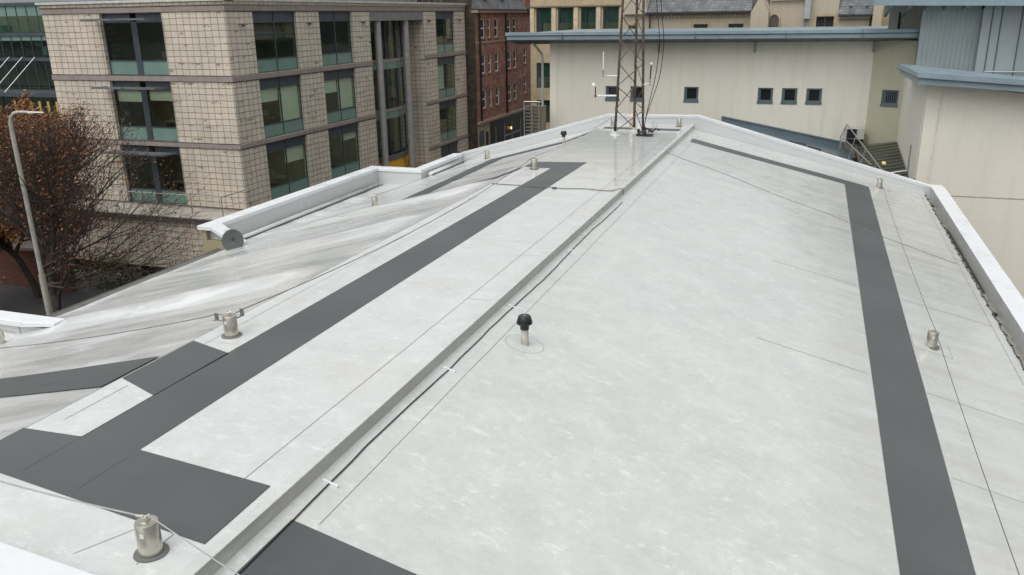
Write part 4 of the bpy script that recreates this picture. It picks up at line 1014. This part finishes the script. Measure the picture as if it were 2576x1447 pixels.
# ribbed cladding storey and panelled storey
YC = 44.0
m = MB().box(4.40, YC, .9, 6.80, YC+.4, 6); m.build('ribbed_cladding', CLAD, RH)
m = MB()
x = 4.46
while x < 6.8: m.box(x, YC-.03, .9, x+.05, YC-.001, 3.95); x += .20
m.build('cladding_rib', PANEL, RH)
m = MB().box(6.80, YC-.55, .7, 12, YC+.4, 6); m.build('panel_cladding', PANEL, RH)
m = MB()
for x in (7.15, 7.52, 8.30, 9.1): m.box(x, YC-.60, .7, x+.04, YC-.552, 4.1)
m.build('panel_joint', FASCD, RH)
m = MB().tube([(7.15, YC-.66, 1.32), (12, YC-.66, 1.32)], .035, 6); m.build('ladder_rail', PANEL, RH)
m = MB().box(3.45, 50, 2.9, 5.1, 50.4, 5.2); m.build('rear_wall', RENDER, RH); m = MB().box(3.9, 49.97, 2.9, 4.0, 49.999, 3.9); m.build('rear_downpipe', BLACK, RH)
m = MB().hexa([(2.2, 42.6, 4.22), (12, 41.4, 4.02), (12, 52, 4.3), (2.0, 52, 4.4), (2.2, 42.6, 4.46), (12, 41.4, 4.26), (12, 52, 4.9), (2.0, 52, 4.8)]); m.build('upper_canopy', FASC, RH)
m = MB()
for i in range(6):
    x = 2.9+i*.78; m.hexa([(x, 42.8, 4.12), (x+.14, 42.8, 4.12), (x+.14, 46, 3.70), (x, 46, 3.70), (x, 42.8, 4.23), (x+.14, 42.8, 4.23), (x+.14, 46, 4.2), (x, 46, 4.2)])
m.build('rafter', simple('rafter_grey', (.27, .30, .31), .5), RH)

# ================================================================ sandstone office and slate roofed house behind
SO = thing('sandstone_office', 'pale sandstone office with tall dark windows behind the mast', 'building', (-18, 72, GZ))
FS = Frame((0, 70, 0), (1, 0, 0), (0, -1, 0))
cols = [(-22.4, -21.1), (-20.5, -19.2), (-18.55, -17.28), (-16.68, -15.38)]
opz = [(2.4, 4.62), (-1.9, .2), (-4.8, -2.9)]
ops = [(a, b, c0, c1) for a, b in cols for c0, c1 in opz]
m = MB(); FS.wall(m, -22.92, -14.9, GZ, 9, ops, .35); m.build('wall', SANDST, SO)
PIL = simple('pale_pilaster', (.56, .49, .35), .8)
for x in (-22.75, -20.85, -18.95, -17.05, -15.1): m = MB(); FS.box(m, x-.16, x+.18, 2.2, 4.62, 0, .12); m.build('pilaster', PIL, SO)
m = MB(); FS.box(m, -22.92, -14.9, 4.64, 4.74, 0, .16); m.build('string_course', simple('course_dark', (.16, .13, .09), .8), SO)
m = MB().box(-22.7, 73, GZ, -15, 73.2, 8); m.build('partition', ROOM, SO)
for a, b in cols:
    for c0, c1 in opz:
        q = MB(); FS.box(q, a, a+.06, c0, c1, -.2, -.12); FS.box(q, b-.06, b, c0, c1, -.2, -.12); FS.box(q, a+.06, b-.06, c0, c0+.06, -.2, -.12); FS.box(q, a+.06, b-.06, c1-.06, c1, -.2, -.12); FS.box(q, a+.35, a+.39, c0+.06, c1-.06, -.19, -.13)
        w = q.build('window', FRAME, SO)
        q = MB(); FS.box(q, a+.06, b-.06, c0+.06, c1-.06, -.17, -.16); q.build('pane', GLASSD, w)
        q = MB(); FS.box(q, a+.08, b-.08, c0+(c1-c0)*.45, c1-.06, -.24, -.23); q.build('blind', simple('teal_blind', (.13, .20, .17), .8) if 'teal_blind' not in bpy.data.materials else bpy.data.materials['teal_blind'], w)
m = MB().box(-17.1, 71.5, 1.2, -16.9, 71.6, 1.3); 
# slate roofed house
HO = thing('stone_house', 'old harled stone house with slate roofs, gable and dormers behind the cream building', 'house', (-4, 66, GZ))
FH = Frame((0, 62, 0), (1, 0, 0), (0, -1, 0))
hw = [(-8.27, -7.3, 2.0, 3.28), (-5.9, -4.9, 2.0, 3.28), (-12.9, -12.35, 2.2, 3.25)]
m = MB(); FH.wall(m, -13.2, -4.3, GZ, 4.0, hw, .4); m.build('wall', HARL, HO)
m = MB()
m.prism([(-4.4, 61.2, GZ), (-3.25, 61.2, GZ), (-3.25, 61.2, 4.0), (-3.83, 61.2, 5.1), (-4.4, 61.2, 4.0)], (0, 5, 0)); m.build('gable', HARL, HO)
m = MB(); FH.wall(m, -3.24, -.6, GZ, 4.72, [(-3.2, -2.55, 1.5, 3.55)], .4); m.build('wall', HARL, HO)
m = MB(); m.add([(-3.2+.65*0, 61.99, 3.5)], []) ; n = 12
pts = [(-2.9+.36*cos(pi*k/n)-.0, 61.965, 3.45+.42*sin(pi*k/n)) for k in range(n+1)]+[(-3.26, 61.965, 1.5), (-2.54, 61.965, 1.5)]
MB().prism(pts, (0, .03, 0)).build('arched_window', simple('old_glass', (.10, .085, .07), .2), HO)
pts2 = [(-2.9+.36*cos(pi*k/n), 61.93, 3.45+.42*sin(pi*k/n)) for k in range(n+1)]
MB().tube([(-2.54, 61.93, 1.6)]+pts2+[(-3.26, 61.93, 1.6)], .055, 5).build('window_surround', QUOIN, HO)
m = MB(); FH.wall(m, -.6, 1.15, GZ, 6.5, [(-.2, .9, 2.0, 3.68)], .4); m.build('dormer_wall', HARL, HO)
m = MB(); FH.wall(m, 1.15, 3.25, GZ, 3.6, [], .4); m.box(3.25, 61.5, GZ, 3.8, 62.5, 6); m.build('wall', HARL, HO)
for a, b, c0, c1 in hw+[(-.2, .9, 2.0, 3.68)]:
    q = MB(); FH.box(q, a-.18, a-.001, c0, c1+.18, -.02, .03); FH.box(q, b+.001, b+.18, c0, c1+.18, -.02, .03); FH.box(q, a-.001, b+.001, c1+.001, c1+.18, -.02, .03); w = q.build('window_surround', QUOIN, HO)
    q = MB(); FH.box(q, a, b, c0, c1, -.2, -.15); q.build('pane', bpy.data.materials['dark_pane'], w)
    q = MB(); FH.box(q, (a+b)/2-.03, (a+b)/2+.03, c0, c1, -.149, -.10); FH.box(q, a, b, c1-.06, c1, -.149, -.1); q.build('sash', simple('brown_sash', (.10, .035, .03), .5), w)
def slope(x0, x1, z, rise=3.2, back=3.2, y=61.7): return MB().hexa([(x0, y, z), (x1, y, z), (x1, y+back, z+rise-.1), (x0, y+back, z+rise-.1), (x0, y, z+.1), (x1, y, z+.1), (x1, y+back, z+rise), (x0, y+back, z+rise)])
slope(-11.6, -4.42, 4.05).build('roof', SLATE, HO); slope(1.17, 3.23, 3.72).build('roof', SLATE, HO); 
m = slope(-11.85, -11.55, 4.1, 3.25, 3.2, 61.65); m.build('roof_verge', LEAD, HO)
m = MB().box(-11.6, 61.55, 3.98, -4.42, 61.7, 4.07).box(1.17, 61.55, 3.66, 3.26, 61.7, 3.74); m.tube([(-11.3, 61.6, 4.0), (-11.3, 61.75, 3.4), (-11.35, 61.9, 3.0), (-11.35, 61.9, 0)], .05, 6).tube([(3.2, 61.6, 3.7), (3.15, 61.85, 3.4), (3.15, 61.85, 0)], .05, 6); build_each(m, 'roof_gutter', BLACK, HO)
m = MB(); x = -11.3
while x < -4.6: m.box(x, 61.82, 3.74, x+.12, 61.999, 3.90); x += .24
m.build('dentil_course', QUOIN, HO)
m = MB().box(-13.3, 61.7, 4.0, -11.62, 64, 9); m.box(1.17, 61.8, 3.5, 3.2, 61.98, 3.62) ; build_each(m, 'chimney', HARL, HO)
m = MB().box(-1.0, 61.55, 3.55, -.62, 61.99, 5.2); m.tube([(-1.0, 61.8, 3.5), (-1.0, 61.85, 1)], .06, 6); m.build('rain_hopper', LEAD, HO)
m = MB().box(-3.2, 61.8, 4.73, -.62, 62.3, 4.85); m.build('coping', QUOIN, HO)
m = MB().box(4.6, 63.5, GZ, 7.5, 66, 4.2).box(3.9, 63.9, GZ, 4.59, 66, 6); build_each(m, 'rear_wing', SANDST, HO)
m = MB()
for x in (1.75, 2.75): m.box(x, 62.0, 4.35, x+.25, 62.15, 4.45)
build_each(m, 'roof_vent', LEAD, HO)

# ================================================================ glass block at far left
GB = thing('glass_office', 'dark curtain walled office with green glass bands at the far left', 'building', (-60, 54, GZ))
YG = 52.0
FG = Frame((0, YG, 0), (1, 0, 0), (0, -1, 0))
m = MB(); FG.box(m, -75, -50, GZ, 9, -4.2, -4); m.build('core_wall', ROOM, GB)
for z0, z1, mt, nm in ((5.35, 9, PANEL, 'upper_cladding'), (4.6, 5.34, GREEN, 'glass_band'), (3.35, 4.59, GLASSD, 'glazing'), (2.75, 3.1, GREEN, 'glass_band'), (1.5, 2.74, GLASSD, 'glazing'), (-.9, 1.2, GLASSD, 'glazing'), (-3.5, -1.3, GLASSD, 'glazing')):
    m = MB(); FG.box(m, -75, -50, z0, z1, -.08, 0); m.build(nm, mt, GB)
m = MB()
for z in (5.34, 3.1, 1.2, -1.3): FG.box(m, -75, -50, z, z+.24, -.1, .12)
x = -74
while x < -50: FG.box(m, x, x+.05, -6, 5.3, .0, .05); x += 1.05
m.build('frame', FRAME, GB)
m = MB()
for z in (-1.25, 1.25, 3.15): FG.box(m, -75, -50, z, z+.2, -4, -.1)
m.build('floor_slab', ROOMF, GB)
m = MB(); FG.box(m, -75, -50, -1.35, -1.05, .1, 2.4); m.build('entrance_canopy', FRAME, GB)
m = MB()
for x in (-62.1, -60.7, -59.4): m.tube([(x, YG-2.3, -1.05), (x+1.3, YG-.1, 1.5)], .035, 5)
m.build('tie_rod', GALV, GB)
random.seed(5); m = MB()
for i in range(14): x = -66+random.random()*12; FG.box(m, x, x+.25+random.random()*.6, random.choice((3.4, 1.6)), random.choice((3.9, 2.3, 2.5)), -1.5, -.5)
m.build('furniture', simple('pale_green', (.25, .35, .30), .6), GB)
m = MB()
for i in range(6): x = -62+i*.9; FG.box(m, x, x+.12, -3.2, -2.0, -.6, -.5)
m.build('strip_light', m_emit('amber_strip', (1, .55, .15), .8), GB)
m = MB(); FG.box(m, -75, -50, GZ, -3.51, -.2, 0); m.build('base_wall', RUBBLE, GB)

# ================================================================ red brick garden wall, bush
BWL = MB().box(-44, 29.6, GZ, -33.5, 29.9, -6.75).box(-44, 29.55, -6.74, -33.45, 29.95, -6.66)
tag(BWL.build('brick_wall', m_stone('red_brick', (.16, .05, .03), (.11, .035, .022), (.06, .04, .03), .25, .08, .4)), 'low red brick wall behind the bare tree', 'wall')

def leafball(m, c, r, n, s, flat=1.0, rnd=random):
    for _ in range(n):
        d = Vector((rnd.gauss(0, 1), rnd.gauss(0, 1), rnd.gauss(0, 1)*flat)); d *= r*rnd.random()**.45/max(d.length, 1e-4)
        p = c+d; a = Vector((rnd.uniform(-1, 1), rnd.uniform(-1, 1), rnd.uniform(-1, 1))).normalized()
        b = a.orthogonal().normalized(); e = a.cross(b); q = s*rnd.uniform(.6, 1.3)
        m.v += [p-b*q, p+e*q*.5, p+b*q, p-e*q*.5]; k = len(m.v); m.f.append((k-4, k-3, k-2, k-1))
def m_leaf(name, a, b, c):
    s = NT(name); r = s.new('ShaderNodeNewGeometry').outputs['Random Per Island']
    s.fin(s.ramp(r, (0, a), (.55, b), (1, c)), .6); return s.m
BU = thing('shrub', 'dark green rounded shrub below the stone ledge', 'shrub', (-31, 31.2, GZ))
random.seed(11); m = MB(); cb = aty(300, 690, 31.2)
for i in range(16):
    leafball(m, cb+Vector((random.uniform(-1.3, 1.3), random.uniform(-.5, .5), random.uniform(-1.2, .7))), .55, 170, .07)
m.build('foliage', m_leaf('green_leaf', (.012, .022, .008), (.03, .045, .014), (.09, .10, .02)), BU)
m = MB().tube([(cb.x, 31.2, GZ), cb], .08, 6); m.build('stem', BARK, BU)

# ================================================================ autumn tree
TR = thing('autumn_tree', 'nearly bare tree with rusty brown leaves behind the street lamp', 'tree', (-27.2, 23.0, GZ))
random.seed(21)
tm = MB(); tips = []
def branch(p, d, L, r, depth):
    n = 5; pts = [p]; dd = d.copy(); L = min(L, max(.25, (.9-p.z)*.8)) if depth > 1 else L
    for i in range(n):
        dd = (dd+Vector((random.gauss(0, .10), random.gauss(0, .10), random.gauss(0, .07)+.035*(depth > 1)))).normalized()
        pts.append(pts[-1]+dd*L/n)
    tm.tube(pts, r, 6 if depth < 2 else 4, r*.55)
    if depth >= 2: tips.extend(pts[2:])
    if depth >= 5: return
    k = (7, 5, 4, 3, 3)[depth]
    for i in range(k):
        t = random.uniform(.30 if depth else .42, 1.0); j = min(n-1, int(t*n)); b = pts[j].lerp(pts[j+1], t*n-j)
        ang = random.uniform(.45, .95); ax = dd.orthogonal().normalized(); ax.rotate(Matrix.Rotation(random.uniform(0, 2*pi), 3, dd))
        nd = dd.copy(); nd.rotate(Matrix.Rotation(ang, 3, ax)); nd.z += .12; nd.normalize()
        branch(b, nd, L*random.uniform(.45, .95), r*.46, depth+1)
    branch(pts[-1], dd, L*.6, r*.5, depth+1)
branch(Vector((-27.2, 23, GZ)), Vector((-.09, 0, 1)), 4.2, .23, 0)
for dx, dz, z0 in ((.95, .10, -5.6), (.9, .38, -5.0), (.75, .75, -4.7), (.9, .0, -5.6), (.98, .30, -5.4)):
    branch(Vector((-27.5, 23, z0)), Vector((dx, random.uniform(-.2, .1), dz)).normalized(), 3.4, .05, 2)
tm.build('trunk', BARK, TR)
lm = MB(); random.seed(22)
for p in tips:
    if random.random() < (.6 if p.x < -27.2 else .25):
        leafball(lm, p, .36, random.randint(1, 4 if p.x < -27.2 else 2), .05)
lm.build('crown', m_leaf('rust_leaf', (.06, .024, .012), (.15, .055, .018), (.32, .125, .02)), TR)
print('leaves', len(lm.f), 'branches', len(tm.f))

TR2 = thing('rust_leaved_tree', 'bushy orange brown leaved tree behind the bare tree at the left edge', 'tree', (-34.5, 28.5, GZ))
random.seed(33); tm = MB(); tips = []
branch(Vector((-34.5, 28.5, GZ)), Vector((.0, 0, 1)), 3.4, .2, 0)
tm.build('trunk', BARK, TR2); lm = MB()
for p in tips:
    leafball(lm, p, .45, random.randint(4, 11), .075)
lm.build('crown', m_leaf('orange_leaf', (.06, .022, .01), (.17, .06, .015), (.42, .17, .02)), TR2)
# street lamp
SL = thing('street_lamp', 'tall pale grey street lamp with curved arm in front of the tree', 'street lamp', (-23.88, 20, GZ))
MB().tube([(-23.82, 20, GZ), (-23.86, 20, -4)], .105, 14).tube([(-23.86, 20, -4.0), (-23.92, 20, .7), (-23.91, 20, 1.0), (-23.84, 20, 1.2), (-23.68, 20, 1.33), (-23.45, 20, 1.37), (-23.05, 20, 1.37)], .075, 12, .045).build('pole', LAMPP, SL, smooth=2)
MB().hexa([(-23.05, 19.93, 1.34), (-22.45, 19.96, 1.37), (-22.45, 20.04, 1.37), (-23.05, 20.07, 1.34), (-23.05, 19.94, 1.40), (-22.5, 19.97, 1.40), (-22.5, 20.03, 1.40), (-23.05, 20.06, 1.40)]).build('lamp_head', simple('lamp_head_white', (.6, .6, .58), .35), SL, bevel=.01)
